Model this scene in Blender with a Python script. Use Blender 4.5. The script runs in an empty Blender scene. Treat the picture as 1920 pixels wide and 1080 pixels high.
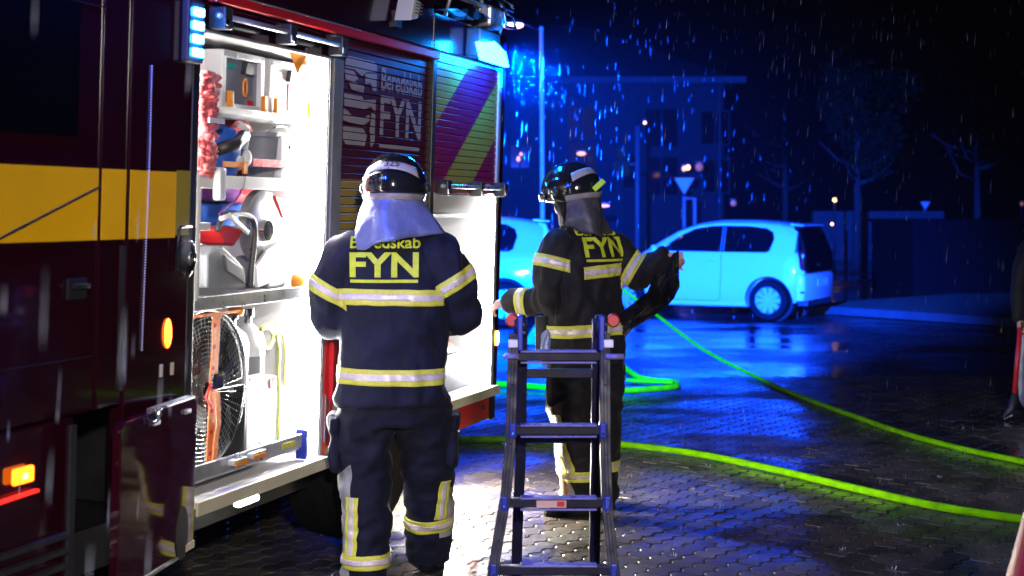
import bpy, bmesh, math, random
from mathutils import Vector, Matrix, noise
from mathutils.bvhtree import BVHTree

random.seed(11)
R = math.radians
SC = bpy.context.scene
COL = SC.collection

# ------------------------------------------------------------------ camera, sky, sun, exposure
CAM_H, FPX, HORIZON = 1.62, 2667.0, 395.0
cam_data = bpy.data.cameras.new("camera")
cam = bpy.data.objects.new("camera", cam_data)
COL.objects.link(cam)
cam.location = (0, 0, CAM_H)
cam.rotation_euler = (R(90), 0, 0)
cam_data.sensor_width = 36
cam_data.lens = 36 * FPX / 1920
cam_data.shift_y = -(540 - HORIZON) / 1920
cam_data.clip_start = 0.05
cam_data.clip_end = 600
cam_data.dof.use_dof = True
cam_data.dof.focus_distance = 6.9
cam_data.dof.aperture_fstop = 2.8
SC.camera = cam

world = bpy.data.worlds.new("World")
SC.world = world
world.use_nodes = True
nt = world.node_tree
sky = nt.nodes.new("ShaderNodeTexSky")
sky.sky_type = 'NISHITA'
sky.sun_disc = False
sky.sun_elevation = R(-4.5)
sky.sun_rotation = R(180)
nt.links.new(sky.outputs[0], nt.nodes["Background"].inputs[0])
nt.nodes["Background"].inputs[1].default_value = 0.06
sun_d = bpy.data.lights.new("sun", 'SUN')
sun_d.energy = 0.004
sun_d.angle = R(10)
sun_d.color = (1.0, 0.93, 0.85)
sun = bpy.data.objects.new("sun", sun_d)
COL.objects.link(sun)
sun.rotation_euler = (R(88), 0, 0)

SC.view_settings.view_transform = 'Standard'
SC.view_settings.look = 'None'
SC.view_settings.gamma = 1
SC.view_settings.exposure = 0
SC.view_settings.use_curve_mapping = False
SC.cycles.max_bounces = 6
SC.cycles.diffuse_bounces = 3
SC.cycles.glossy_bounces = 3
SC.cycles.transmission_bounces = 4
SC.cycles.volume_bounces = 0
SC.cycles.caustics_reflective = False
SC.cycles.caustics_refractive = False
SC.cycles.sample_clamp_indirect = 6
SC.cycles.use_denoising = True


def spot(name, loc, target, power, color, size_deg, blend, radius):
    d = bpy.data.lights.new(name, 'SPOT')
    d.energy, d.color = power, color
    d.spot_size, d.spot_blend, d.shadow_soft_size = R(size_deg), blend, radius
    o = bpy.data.objects.new(name, d)
    COL.objects.link(o)
    o.location = loc
    o.rotation_euler = (Vector(target) - Vector(loc)).to_track_quat('-Z', 'Y').to_euler()
    return o


# the lit beacon on the rear corner of the engine throws its beam over the yard behind
spot("beacon_beam", (0.02, 8.10, 2.52), (1.3, 19.0, 0.6), 150000, (0.0, 0.056, 1.0), 46, 0.65, 0.06)
# fill light added behind the camera, with a made-up street lamp built below
FILL_POS = (0.6, -1.6, 2.7)
spot("fill_spot", FILL_POS, (0.55, 7.0, 0.4), 1650, (1.0, 0.90, 0.84), 60, 1.0, 0.12)

# ------------------------------------------------------------------ materials
M = {}


def mat(key, color, rough=0.5, metal=0.0, coat=0.0, var=None, bump=None, emit=None, spec=0.5, sheen=0.0, coord='Object', rvar=None):
    m = bpy.data.materials.new(key)
    m.use_nodes = True
    n, l = m.node_tree.nodes, m.node_tree.links
    b = n["Principled BSDF"]
    b.inputs["Base Color"].default_value = (*color, 1)
    b.inputs["Roughness"].default_value = rough
    b.inputs["Metallic"].default_value = metal
    b.inputs["Coat Weight"].default_value = coat
    b.inputs["Coat Roughness"].default_value = 0.06
    b.inputs["Specular IOR Level"].default_value = spec
    b.inputs["Sheen Weight"].default_value = sheen
    tc = n.new("ShaderNodeTexCoord")
    if var:                                   # (scale, amount): grain and wear in the colour
        t = n.new("ShaderNodeTexNoise")
        t.inputs["Scale"].default_value = var[0]
        t.inputs["Detail"].default_value = 6
        l.new(tc.outputs[coord], t.inputs["Vector"])
        r = n.new("ShaderNodeMapRange")
        r.inputs[1].default_value, r.inputs[2].default_value = 0.3, 0.7
        r.inputs[3].default_value, r.inputs[4].default_value = 1 - var[1], 1 + var[1]
        l.new(t.outputs[0], r.inputs[0])
        x = n.new("ShaderNodeVectorMath")
        x.operation = 'SCALE'
        x.inputs[0].default_value = color
        l.new(r.outputs[0], x.inputs["Scale"])
        l.new(x.outputs[0], b.inputs["Base Color"])
    if rvar:                                  # (scale, low, high): uneven gloss
        t = n.new("ShaderNodeTexNoise")
        t.inputs["Scale"].default_value = rvar[0]
        t.inputs["Detail"].default_value = 5
        l.new(tc.outputs[coord], t.inputs["Vector"])
        r = n.new("ShaderNodeMapRange")
        r.inputs[1].default_value, r.inputs[2].default_value = 0.38, 0.62
        r.inputs[3].default_value, r.inputs[4].default_value = rvar[1], rvar[2]
        l.new(t.outputs[0], r.inputs[0])
        l.new(r.outputs[0], b.inputs["Roughness"])
    if bump:
        t = n.new("ShaderNodeTexNoise")
        t.inputs["Scale"].default_value = bump[0]
        t.inputs["Detail"].default_value = 4
        l.new(tc.outputs[coord], t.inputs["Vector"])
        bp = n.new("ShaderNodeBump")
        bp.inputs["Strength"].default_value = bump[1]
        bp.inputs["Distance"].default_value = bump[2] if len(bump) > 2 else 0.01
        l.new(t.outputs[0], bp.inputs["Height"])
        l.new(bp.outputs[0], b.inputs["Normal"])
    if emit:
        b.inputs["Emission Color"].default_value = (*emit[0], 1)
        b.inputs["Emission Strength"].default_value = emit[1]
    M[key] = m
    return m


mat('engine_red', (0.58, 0.014, 0.022), 0.28, coat=0.7, var=(5, 0.12), bump=(3, 0.04))  # same red as below, kept bright for the panels that catch light
mat('engine_red_shaded', (0.020, 0.0013, 0.0055), 0.18, coat=0.8, var=(5, 0.12), bump=(2.5, 0.06))  # engine red darkened: shade of the unlit panels put into the colour
mat('reflective_yellow', (0.98, 0.52, 0.006), 0.3, coat=0.3, var=(2.5, 0.08))
mat('black_trim', (0.012, 0.012, 0.014), 0.4, var=(9, 0.3))
mat('rubber', (0.005, 0.005, 0.0055), 0.8, var=(20, 0.3), bump=(60, 0.2), spec=0.12)
mat('rim_dark', (0.003, 0.003, 0.004), 0.7, spec=0.1)
mat('door_gloss', (0.035, 0.002, 0.008), 0.05)
M['door_gloss'].node_tree.nodes['Principled BSDF'].inputs['IOR'].default_value = 2.6
mat('aluminium', (0.72, 0.73, 0.75), 0.32, metal=0.85, var=(30, 0.1), rvar=(8, 0.25, 0.5))
mat('steel', (0.55, 0.56, 0.58), 0.25, metal=1.0, rvar=(10, 0.15, 0.4))
mat('chrome', (0.8, 0.8, 0.82), 0.08, metal=1.0)
mat('white_paint', (0.78, 0.78, 0.78), 0.4, var=(6, 0.06))
mat('cream_paint', (0.62, 0.57, 0.42), 0.45, var=(6, 0.1))
mat('white_plastic', (0.74, 0.75, 0.78), 0.45, var=(5, 0.05))
mat('grey_plastic', (0.20, 0.21, 0.24), 0.5, var=(12, 0.15))
mat('dark_plastic', (0.03, 0.032, 0.037), 0.42, var=(12, 0.2))
mat('clear_grey', (0.22, 0.24, 0.32), 0.15, var=(4, 0.2))
mat('red_plastic', (0.55, 0.02, 0.025), 0.4, var=(8, 0.1))
mat('red_fabric', (0.50, 0.09, 0.10), 0.85, var=(40, 0.35), bump=(90, 0.5))
mat('blue_fabric', (0.02, 0.11, 0.55), 0.7, var=(10, 0.3), bump=(20, 0.4))
mat('purple_fabric', (0.14, 0.025, 0.22), 0.8, var=(10, 0.2), bump=(25, 0.4))
mat('orange_strap', (0.80, 0.22, 0.06), 0.6, var=(60, 0.12), bump=(200, 0.3))
mat('amber_plastic', (0.85, 0.30, 0.03), 0.35)
mat('teal_label', (0.02, 0.45, 0.42), 0.5)
mat('yellow_hose', (0.50, 0.56, 0.14), 0.6, var=(30, 0.2))
mat('hose_green', (0.115, 0.35, 0.0), 0.8, var=(14, 0.25), bump=(140, 0.6, 0.004), spec=0.03)
mat('led_white', (1, 1, 1), emit=((1.0, 0.97, 0.93), 310))
mat('led_soft', (1, 1, 1), emit=((1.0, 0.97, 0.93), 170))
mat('led_warm', (1, 1, 1), emit=((1.0, 0.96, 0.86), 60))
mat('sill_led', (1, 1, 1), emit=((1.0, 0.93, 0.74), 4500))
mat('led_blue', (0.1, 0.2, 1), emit=((0.02, 0.26, 1.0), 110))
mat('beacon_blue', (0.1, 0.3, 1), emit=((0.0022, 0.22, 1.0), 260))
mat('amber_light', (1, 0.3, 0.02), emit=((1.0, 0.16, 0.006), 6))
mat('amber_core', (1, 0.5, 0.1), emit=((1.0, 0.55, 0.06), 16))
mat('red_light', (1, 0.05, 0.03), emit=((1.0, 0.03, 0.02), 1.2))
mat('lamp_pink', (1, 0.8, 0.9), emit=((0.95, 0.50, 0.92), 7))
mat('marker_orange', (1, 0.4, 0.1), emit=((1.0, 0.13, 0.006), 9))
mat('lamp_warm', (1, 0.7, 0.3), emit=((1.0, 0.50, 0.14), 7))
mat('lamp_orange', (1, 0.6, 0.25), emit=((1.0, 0.42, 0.14), 2.2))
mat('window_dim', (0.5, 0.25, 0.15), emit=((1.0, 0.36, 0.16), 0.22))
mat('coat_navy', (0.0085, 0.0105, 0.030), 0.75, var=(16, 0.3), bump=(260, 0.5, 0.002), sheen=0.03, spec=0.2)
mat('coat_black', (0.0105, 0.0100, 0.0125), 0.7, var=(14, 0.3), bump=(240, 0.5, 0.002), sheen=0.04, spec=0.25)
mat('trouser_navy', (0.0068, 0.0080, 0.023), 0.78, var=(16, 0.3), bump=(260, 0.5, 0.002), sheen=0.03, spec=0.2)
mat('band_yellow', (0.70, 0.70, 0.085), 0.5, var=(60, 0.08), bump=(300, 0.3, 0.002))
mat('band_silver', (0.74, 0.66, 0.66), 0.42, metal=0.15, var=(90, 0.12))
mat('print_yellow', (0.62, 0.70, 0.03), 0.55, var=(50, 0.1))
mat('helmet_black', (0.012, 0.013, 0.018), 0.12, coat=1.0, bump=(50, 0.05))
mat('helmet_sticker', (0.48, 0.46, 0.52), 0.35)
mat('flap_silver', (0.20, 0.24, 0.52), 0.40, metal=0.3, var=(9, 0.2), bump=(14, 0.5, 0.02))  # silver cloth with the blue light on it tinted into the colour
mat('knee_grey', (0.32, 0.33, 0.33), 0.7, var=(14, 0.25), bump=(30, 0.5, 0.006))
mat('flap_dark', (0.085, 0.085, 0.11), 0.5, metal=0.2, var=(30, 0.35), bump=(40, 0.4, 0.006))
mat('trim_grey', (0.30, 0.27, 0.27), 0.6, var=(20, 0.2))
mat('lime', (0.55, 0.85, 0.02), 0.5)
mat('skin', (0.62, 0.36, 0.27), 0.5, var=(18, 0.08), bump=(80, 0.15, 0.003))
mat('boot_leather', (0.018, 0.017, 0.017), 0.4, var=(20, 0.3))
mat('pale_cloth', (0.42, 0.45, 0.52), 0.8, var=(12, 0.2), bump=(60, 0.4))
mat('ladder_navy', (0.010, 0.010, 0.032), 0.5, var=(12, 0.3), rvar=(14, 0.42, 0.6), spec=0.25)
mat('post_dark', (0.10, 0.09, 0.085), 0.6)
mat('ladder_rung', (0.17, 0.16, 0.42), 0.4, metal=0.0, rvar=(25, 0.22, 0.45))  # violet highlight of the treads put into the colour
mat('ladder_blue', (0.012, 0.030, 0.30), 0.35, coat=0.3)
mat('ladder_label', (0.62, 0.42, 0.50), 0.4)
mat('car_white', (0.70, 0.72, 0.74), 0.3, coat=0.6)
mat('car_white_dull', (0.50, 0.52, 0.56), 0.3, coat=0.6)
mat('glass_dark', (0.0015, 0.002, 0.003), 0.06, spec=0.4)
mat('seam', (0.004, 0.004, 0.005), 0.8)
mat('rim_silver', (0.62, 0.63, 0.66), 0.35, metal=0.3)
mat('tail_red', (0.25, 0.01, 0.01), 0.15, coat=1.0)
mat('black_bag', (0.010, 0.010, 0.013), 0.16, coat=0.6, bump=(16, 0.4, 0.02))
mat('pole_paint', (0.55, 0.55, 0.57), 0.45, var=(10, 0.1))
mat('sign_white', (0.95, 0.96, 0.96), 0.4)
mat('sign_red', (0.50, 0.008, 0.0015), 0.6, spec=0.1)
mat('board_brown', (0.10, 0.030, 0.006), 0.7, spec=0.05)
mat('sign_blue', (0.02, 0.10, 0.55), 0.4)
mat('wood', (0.55, 0.27, 0.10), 0.6, var=(12, 0.25))
mat('cone_red', (0.26, 0.010, 0.008), 0.5, var=(10, 0.1))
mat('brick_wall', (0.016, 0.015, 0.015), 0.85, var=(3, 0.25), bump=(14, 0.5))
mat('roof_tile', (0.012, 0.011, 0.011), 0.7, var=(8, 0.3))
mat('plaster', (0.06, 0.057, 0.054), 0.8, var=(3, 0.15))
mat('bark', (0.05, 0.042, 0.035), 0.9, var=(10, 0.3), bump=(30, 0.6))
mat('leaf', (0.018, 0.025, 0.012), 0.8, var=(2, 0.5), spec=0.03)
mat('leaf_dark', (0.0022, 0.0033, 0.0016), 0.8, var=(2, 0.5), spec=0.02)
mat('verge_grass', (0.050, 0.060, 0.028), 0.9, var=(3, 0.4), bump=(60, 0.8, 0.03))
mat('kerb_stone', (0.04, 0.04, 0.04), 0.8, var=(6, 0.2))


def ground_mat(key, c0, c1, rlo, rhi, scale, bumps):
    """wet stone or asphalt: aggregate grain, damp patches of very different gloss, ripples"""
    m = bpy.data.materials.new(key)
    m.use_nodes = True
    n, l = m.node_tree.nodes, m.node_tree.links
    b = n["Principled BSDF"]
    g = n.new("ShaderNodeNewGeometry")

    def nz(s, det, stretch=None):
        t = n.new("ShaderNodeTexNoise")
        t.inputs["Scale"].default_value = s
        t.inputs["Detail"].default_value = det
        if stretch:
            mp = n.new("ShaderNodeMapping")
            mp.inputs["Scale"].default_value = stretch
            l.new(g.outputs["Position"], mp.inputs[0])
            l.new(mp.outputs[0], t.inputs["Vector"])
        else:
            l.new(g.outputs["Position"], t.inputs["Vector"])
        return t

    def mr(src, a, bb, c, d):
        r = n.new("ShaderNodeMapRange")
        for i, v in enumerate((a, bb, c, d)):
            r.inputs[i + 1].default_value = v
        l.new(src, r.inputs[0])
        return r.outputs[0]
    grain = nz(170, 3)
    patch = nz(scale, 4, (1.0, 1.0, 1.0))
    mx = n.new("ShaderNodeMix")
    mx.data_type = 'RGBA'
    mx.inputs[6].default_value = (*c0, 1)
    mx.inputs[7].default_value = (*c1, 1)
    l.new(mr(grain.outputs[0], 0.35, 0.68, 0, 1), mx.inputs[0])
    tone = nz(4.5, 2)
    sc = n.new("ShaderNodeVectorMath")
    sc.operation = 'SCALE'
    l.new(mx.outputs[2], sc.inputs[0])
    oi = n.new("ShaderNodeObjectInfo")
    ad = n.new("ShaderNodeMath")
    l.new(oi.outputs["Random"], ad.inputs[0])
    l.new(g.outputs["Random Per Island"], ad.inputs[1])
    fr = n.new("ShaderNodeMath")
    fr.operation = 'FRACT'
    l.new(ad.outputs[0], fr.inputs[0])
    mu = n.new("ShaderNodeMath")
    mu.operation = 'MULTIPLY'
    l.new(mr(tone.outputs[0], 0.3, 0.7, 0.55, 1.45), mu.inputs[0])
    l.new(mr(fr.outputs[0], 0, 1, 0.62, 1.3) if key == 'wet_paver' else mr(fr.outputs[0], 0, 1, 1, 1), mu.inputs[1])
    l.new(mu.outputs[0], sc.inputs["Scale"])
    l.new(sc.outputs[0], b.inputs["Base Color"])
    wet = mr(patch.outputs[0], 0.42, 0.60, rlo, rhi)
    l.new(wet, b.inputs["Roughness"])
    b.inputs["Specular IOR Level"].default_value = 0.5 if key == 'wet_asphalt' else 0.24
    b1 = n.new("ShaderNodeBump")
    b1.inputs["Distance"].default_value = 0.006
    l.new(mr(patch.outputs[0], 0.42, 0.60, bumps[0], bumps[1]), b1.inputs["Strength"])
    fine = nz(110, 3)
    l.new(fine.outputs[0], b1.inputs["Height"])
    b2 = n.new("ShaderNodeBump")
    b2.inputs["Distance"].default_value = 0.02
    b2.inputs["Strength"].default_value = bumps[2]
    rip = nz(9, 3)
    l.new(rip.outputs[0], b2.inputs["Height"])
    l.new(b1.outputs[0], b2.inputs["Normal"])
    l.new(b2.outputs[0], b.inputs["Normal"])
    M[key] = m


ground_mat('wet_asphalt', (0.014, 0.014, 0.016), (0.038, 0.038, 0.041), 0.07, 0.36, 0.55, (0.05, 0.6, 0.10))
ground_mat('wet_paver', (0.030, 0.027, 0.024), (0.088, 0.076, 0.064), 0.11, 0.46, 0.9, (0.12, 0.7, 0.10))


def print_mat(key, base, colour, test):
    """flat print on shutter slats: test = list of (u coefficient, w coefficient, low, high) in the engine's own metres"""
    m = bpy.data.materials.new(key)
    m.use_nodes = True
    n, l = m.node_tree.nodes, m.node_tree.links
    b = n["Principled BSDF"]
    b.inputs["Roughness"].default_value = 0.34
    b.inputs["Coat Weight"].default_value = 0.3
    tc = n.new("ShaderNodeTexCoord")
    sp = n.new("ShaderNodeSeparateXYZ")
    l.new(tc.outputs["Object"], sp.inputs[0])
    acc = None
    for cu, cw, lo, hi in test:
        a = n.new("ShaderNodeMath"); a.operation = 'MULTIPLY'; a.inputs[1].default_value = cu
        l.new(sp.outputs[0], a.inputs[0])
        c = n.new("ShaderNodeMath"); c.operation = 'MULTIPLY_ADD'; c.inputs[1].default_value = cw
        l.new(sp.outputs[2], c.inputs[0]); l.new(a.outputs[0], c.inputs[2])
        g1 = n.new("ShaderNodeMath"); g1.operation = 'GREATER_THAN'; g1.inputs[1].default_value = lo
        g2 = n.new("ShaderNodeMath"); g2.operation = 'LESS_THAN'; g2.inputs[1].default_value = hi
        l.new(c.outputs[0], g1.inputs[0]); l.new(c.outputs[0], g2.inputs[0])
        q = n.new("ShaderNodeMath"); q.operation = 'MULTIPLY'
        l.new(g1.outputs[0], q.inputs[0]); l.new(g2.outputs[0], q.inputs[1])
        if acc:
            s = n.new("ShaderNodeMath"); s.operation = 'MAXIMUM'
            l.new(acc, s.inputs[0]); l.new(q.outputs[0], s.inputs[1])
            acc = s.outputs[0]
        else:
            acc = q.outputs[0]
    mx = n.new("ShaderNodeMix"); mx.data_type = 'RGBA'
    mx.inputs[6].default_value = (*base, 1)
    mx.inputs[7].default_value = (*colour, 1)
    l.new(acc, mx.inputs[0])
    l.new(mx.outputs[2], b.inputs["Base Color"])
    M[key] = m


YEL = (0.42, 0.29, 0.04)
print_mat('shutter_chevron', YEL, (0.30, 0.008, 0.06), [(1.0, -1.33, -0.43, 0.09), (1.0, -1.33, 0.53, 1.05)])
print_mat('shutter_banded', (0.085, 0.006, 0.020), YEL, [(0.0, 1.0, 1.30, 1.765)])  # base red darkened like the shaded panels

# drops of rain: clear water catching the lamps
rm = bpy.data.materials.new('rain_water')
rm.use_nodes = True
_n, _l = rm.node_tree.nodes, rm.node_tree.links
_b = _n["Principled BSDF"]
_b.inputs["Base Color"].default_value = (0.5, 0.55, 0.6, 1)
_b.inputs["Roughness"].default_value = 0.2
_tr = _n.new("ShaderNodeBsdfTranslucent")
_tr.inputs[0].default_value = (0.5, 0.55, 0.65, 1)
_ms = _n.new("ShaderNodeMixShader")
_ms.inputs[0].default_value = 0.6
_l.new(_b.outputs[0], _ms.inputs[1]); _l.new(_tr.outputs[0], _ms.inputs[2])
_l.new(_ms.outputs[0], _n["Material Output"].inputs[0])
M['rain_water'] = rm

# ------------------------------------------------------------------ builders
ORG = {}                                       # frame origin of each thing, parts inherit it


def tag(o, label=None, cat=None, group=None, kind=None):
    for k, v in (('label', label), ('category', cat), ('group', group), ('kind', kind)):
        if v:
            o[k] = v
    return o


def thing(name, label, cat, base=(0, 0, 0), frame=None, group=None):
    o = bpy.data.objects.new(name, None)
    COL.objects.link(o)
    o.empty_display_size = 0.1
    o.matrix_world = (frame or Matrix()) @ Matrix.Translation(Vector(base))
    ORG[o.name] = Vector(base)
    return tag(o, label, cat, group)


class MB:
    def __init__(s):
        s.v, s.f = [], []

    def add(s, vs, fs):
        k = len(s.v)
        s.v += [Vector(p) for p in vs]
        s.f += [tuple(i + k for i in f) for f in fs]
        return s

    def box(s, x0, x1, y0, y1, z0, z1):
        p = [(x, y, z) for z in (z0, z1) for y in (y0, y1) for x in (x0, x1)]
        return s.add(p, [(0, 2, 3, 1), (4, 5, 7, 6), (0, 1, 5, 4), (2, 6, 7, 3), (0, 4, 6, 2), (1, 3, 7, 5)])

    def bar(s, a, b, w, h, up=(0, 0, 1)):
        a, b, up = Vector(a), Vector(b), Vector(up)
        d = (b - a).normalized()
        x = d.cross(up).normalized()
        z = x.cross(d)
        p = [q + x * sx * w / 2 + z * sz * h / 2 for q in (a, b) for sx, sz in ((-1, -1), (1, -1), (1, 1), (-1, 1))]
        return s.add(p, [(3, 2, 1, 0), (4, 5, 6, 7), (0, 1, 5, 4), (1, 2, 6, 5), (2, 3, 7, 6), (3, 0, 4, 7)])

    def tube(s, pts, r, n=8, closed=False, flat=1.0):
        pts = [Vector(p) for p in pts]
        rs = r if isinstance(r, (list, tuple)) else [r] * len(pts)
        k = len(s.v)
        m = len(pts)
        prev = None
        for i, p in enumerate(pts):
            if closed:
                d = pts[(i + 1) % m] - pts[i - 1]
            else:
                d = pts[min(i + 1, m - 1)] - pts[max(i - 1, 0)]
            d = d.normalized() if d.length > 1e-9 else Vector((0, 0, 1))
            if prev is None:
                a = Vector((0, 0, 1)) if abs(d.z) < 0.9 else Vector((1, 0, 0))
                x = d.cross(a).normalized()
            else:
                x = (prev - d * prev.dot(d)).normalized()
            prev = x
            y = d.cross(x)
            for j in range(n):
                t = 2 * math.pi * j / n
                s.v.append(p + (x * math.cos(t) + y * math.sin(t) * flat) * rs[i])
        for i in range(m if closed else m - 1):
            for j in range(n):
                a, b = k + i * n, k + ((i + 1) % m) * n
                s.f.append((a + j, a + (j + 1) % n, b + (j + 1) % n, b + j))
        if not closed:
            s.f.append(tuple(k + j for j in reversed(range(n))))
            s.f.append(tuple(k + (m - 1) * n + j for j in range(n)))
        return s

    def rings(s, rings, n=24, p=2.0):
        """closed loft; ring = (centre, half width, half depth, turn about z) or (centre, X axis vector, Y axis vector)"""
        k = len(s.v)
        for rg in rings:
            c = Vector(rg[0])
            if isinstance(rg[1], Vector):
                ax, ay = rg[1], rg[2]
            else:
                t = rg[3] if len(rg) > 3 else 0
                ax = Vector((math.cos(t), math.sin(t), 0)) * rg[1]
                ay = Vector((-math.sin(t), math.cos(t), 0)) * rg[2]
            for j in range(n):
                a = 2 * math.pi * j / n
                ca, sa = math.cos(a), math.sin(a)
                s.v.append(c + ax * math.copysign(abs(ca) ** (2 / p), ca) + ay * math.copysign(abs(sa) ** (2 / p), sa))
        m = len(rings)
        for i in range(m - 1):
            for j in range(n):
                a, b = k + i * n, k + (i + 1) * n
                s.f.append((a + j, a + (j + 1) % n, b + (j + 1) % n, b + j))
        s.f.append(tuple(k + j for j in reversed(range(n))))
        s.f.append(tuple(k + (m - 1) * n + j for j in range(n)))
        return s

    def ball(s, c, rx, ry=None, rz=None, nu=14, nv=9):
        ry, rz = ry or rx, rz or rx
        c = Vector(c)
        vs = [c + Vector((0, 0, rz))]
        for i in range(1, nv):
            ph = math.pi * i / nv
            for j in range(nu):
                t = 2 * math.pi * j / nu
                vs.append(c + Vector((rx * math.sin(ph) * math.cos(t), ry * math.sin(ph) * math.sin(t), rz * math.cos(ph))))
        vs.append(c - Vector((0, 0, rz)))
        fs = [(0, 1 + j, 1 + (j + 1) % nu) for j in range(nu)]
        for i in range(nv - 2):
            for j in range(nu):
                a, b = 1 + i * nu, 1 + (i + 1) * nu
                fs.append((a + j, b + j, b + (j + 1) % nu, a + (j + 1) % nu))
        a = 1 + (nv - 2) * nu
        fs += [(len(vs) - 1, a + (j + 1) % nu, a + j) for j in range(nu)]
        return s.add(vs, fs)

    def lathe(s, prof, c, axis='z', n=24):
        """prof = [(radius, height along axis)] turned about the axis through c"""
        c = Vector(c)
        ax = {'x': (1, 2, 0), 'y': (2, 0, 1), 'z': (0, 1, 2)}[axis]
        k = len(s.v)
        for r, h in prof:
            for j in range(n):
                a = 2 * math.pi * j / n
                q = [0, 0, 0]
                q[ax[0]], q[ax[1]], q[ax[2]] = r * math.cos(a), r * math.sin(a), h
                s.v.append(c + Vector(q))
        for i in range(len(prof) - 1):
            for j in range(n):
                a, b = k + i * n, k + (i + 1) * n
                s.f.append((a + j, a + (j + 1) % n, b + (j + 1) % n, b + j))
        if prof[0][0] > 1e-4:
            s.f.append(tuple(k + j for j in reversed(range(n))))
        if prof[-1][0] > 1e-4:
            s.f.append(tuple(k + (len(prof) - 1) * n + j for j in range(n)))
        return s

    def prism(s, poly, f0, f1):
        """poly = 2-D outline, f0 and f1 place it in space as the two ends of a solid"""
        n = len(poly)
        vs = [f0(*q) for q in poly] + [f1(*q) for q in poly]
        return s.add(vs, [tuple(reversed(range(n))), tuple(range(n, 2 * n))] + [(j, (j + 1) % n, n + (j + 1) % n, n + j) for j in range(n)])

    def mesh(s, name, org=None):
        me = bpy.data.meshes.new(name)
        o = org or Vector((0, 0, 0))
        me.from_pydata([tuple(p - o) for p in s.v], [], s.f)
        bm = bmesh.new()
        bm.from_mesh(me)
        bmesh.ops.recalc_face_normals(bm, faces=bm.faces)
        bm.to_mesh(me)
        bm.free()
        return me

    def build(s, name, m, parent=None, smooth=False, bevel=0, label=None, kind=None):
        org = ORG.get(parent.name, Vector()) if parent else Vector()
        return link(name, s.mesh(name, org), m, parent, smooth, bevel, label, kind)


def link(name, me, m, parent=None, smooth=False, bevel=0, label=None, kind=None):
    me.materials.clear()
    me.materials.append(M[m] if isinstance(m, str) else m)
    if smooth:
        me.polygons.foreach_set('use_smooth', [True] * len(me.polygons))
        if smooth == 'auto':
            me.set_sharp_from_angle(angle=R(40))
    o = bpy.data.objects.new(name, me)
    COL.objects.link(o)
    if parent:
        o.parent = parent
        ORG[o.name] = ORG.get(parent.name, Vector())
    if bevel:
        b = o.modifiers.new('bevel', 'BEVEL')
        b.width, b.segments, b.limit_method = bevel, 2, 'ANGLE'
        b.angle_limit = R(40)
    return tag(o, label, kind=kind)


def solo(name, mb, m, label, cat, base=(0, 0, 0), frame=None, smooth=False, bevel=0, group=None, kind=None):
    """a thing that is one mesh"""
    o = link(name, mb.mesh(name, Vector(base)), m, None, smooth, bevel)
    o.matrix_world = (frame or Matrix()) @ Matrix.Translation(Vector(base))
    return tag(o, label, cat, group, kind)


def kids(o):
    return [c for c in COL.objects if c.parent == o]


def copy_tree(o, parent=None):
    c = o.copy()
    COL.objects.link(c)
    ORG[c.name] = ORG.get(o.name, Vector())
    if parent:
        c.parent = parent
    for ch in kids(o):
        copy_tree(ch, c)
    return c


def remeshed(mb, voxel, smooth_it=0):
    """union of overlapping closed shapes as one continuous surface"""
    me = mb.mesh('blank')
    o = bpy.data.objects.new('blank', me)
    COL.objects.link(o)
    r = o.modifiers.new('r', 'REMESH')
    r.mode, r.voxel_size = 'VOXEL', voxel
    if smooth_it:
        sm = o.modifiers.new('s', 'SMOOTH')
        sm.factor, sm.iterations = 0.5, smooth_it
    dg = bpy.context.evaluated_depsgraph_get()
    out = bpy.data.meshes.new_from_object(o.evaluated_get(dg))
    bpy.data.objects.remove(o)
    return out


def text_mesh(txt, height, spacing=1.0, bold=0.0):
    """flat lettering in the xy plane, left edge at x = 0, baseline at y = 0, capitals of the given height"""
    cu = bpy.data.curves.new('t', 'FONT')
    cu.body = txt
    cu.size = height / 0.69
    cu.space_character = spacing
    cu.offset = bold
    o = bpy.data.objects.new('t', cu)
    COL.objects.link(o)
    dg = bpy.context.evaluated_depsgraph_get()
    me = bpy.data.meshes.new_from_object(o.evaluated_get(dg))
    bpy.data.objects.remove(o)
    bm = bmesh.new()
    bm.from_mesh(me)
    return bm


def grid_cut(bm, step):
    for ax in (0, 1):
        lo = min(v.co[ax] for v in bm.verts)
        hi = max(v.co[ax] for v in bm.verts)
        x = lo + step
        no = Vector((1, 0, 0)) if ax == 0 else Vector((0, 1, 0))
        while x < hi:
            bmesh.ops.bisect_plane(bm, geom=bm.verts[:] + bm.edges[:] + bm.faces[:], plane_co=no * x, plane_no=no)
            x += step
    return bm


def bm_mesh(bm, name):
    me = bpy.data.meshes.new(name)
    bm.to_mesh(me)
    bm.free()
    return me


def solidify(o, t, off=-1):
    m = o.modifiers.new('solid', 'SOLIDIFY')
    m.thickness, m.offset = t, off
    return o


def at(px, py, Y):
    return Vector(((px - 960) / FPX * Y, Y, CAM_H - (py - HORIZON) / FPX * Y))


def on_ground(px, py, z=0.0):
    return at(px, py, (CAM_H - z) * FPX / (py - HORIZON))


def smooth_path(pts, per=8):
    """Catmull-Rom through the points"""
    pts = [Vector(p) for p in pts]
    q = [pts[0] * 2 - pts[1]] + pts + [pts[-1] * 2 - pts[-2]]
    out = []
    for i in range(1, len(q) - 2):
        a, b, c, d = q[i - 1:i + 3]
        for k in range(per):
            t = k / per
            out.append(0.5 * (2 * b + (c - a) * t + (2 * a - 5 * b + 4 * c - d) * t * t + (3 * b - a - 3 * c + d) * t ** 3))
    return out + [pts[-1]]


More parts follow.
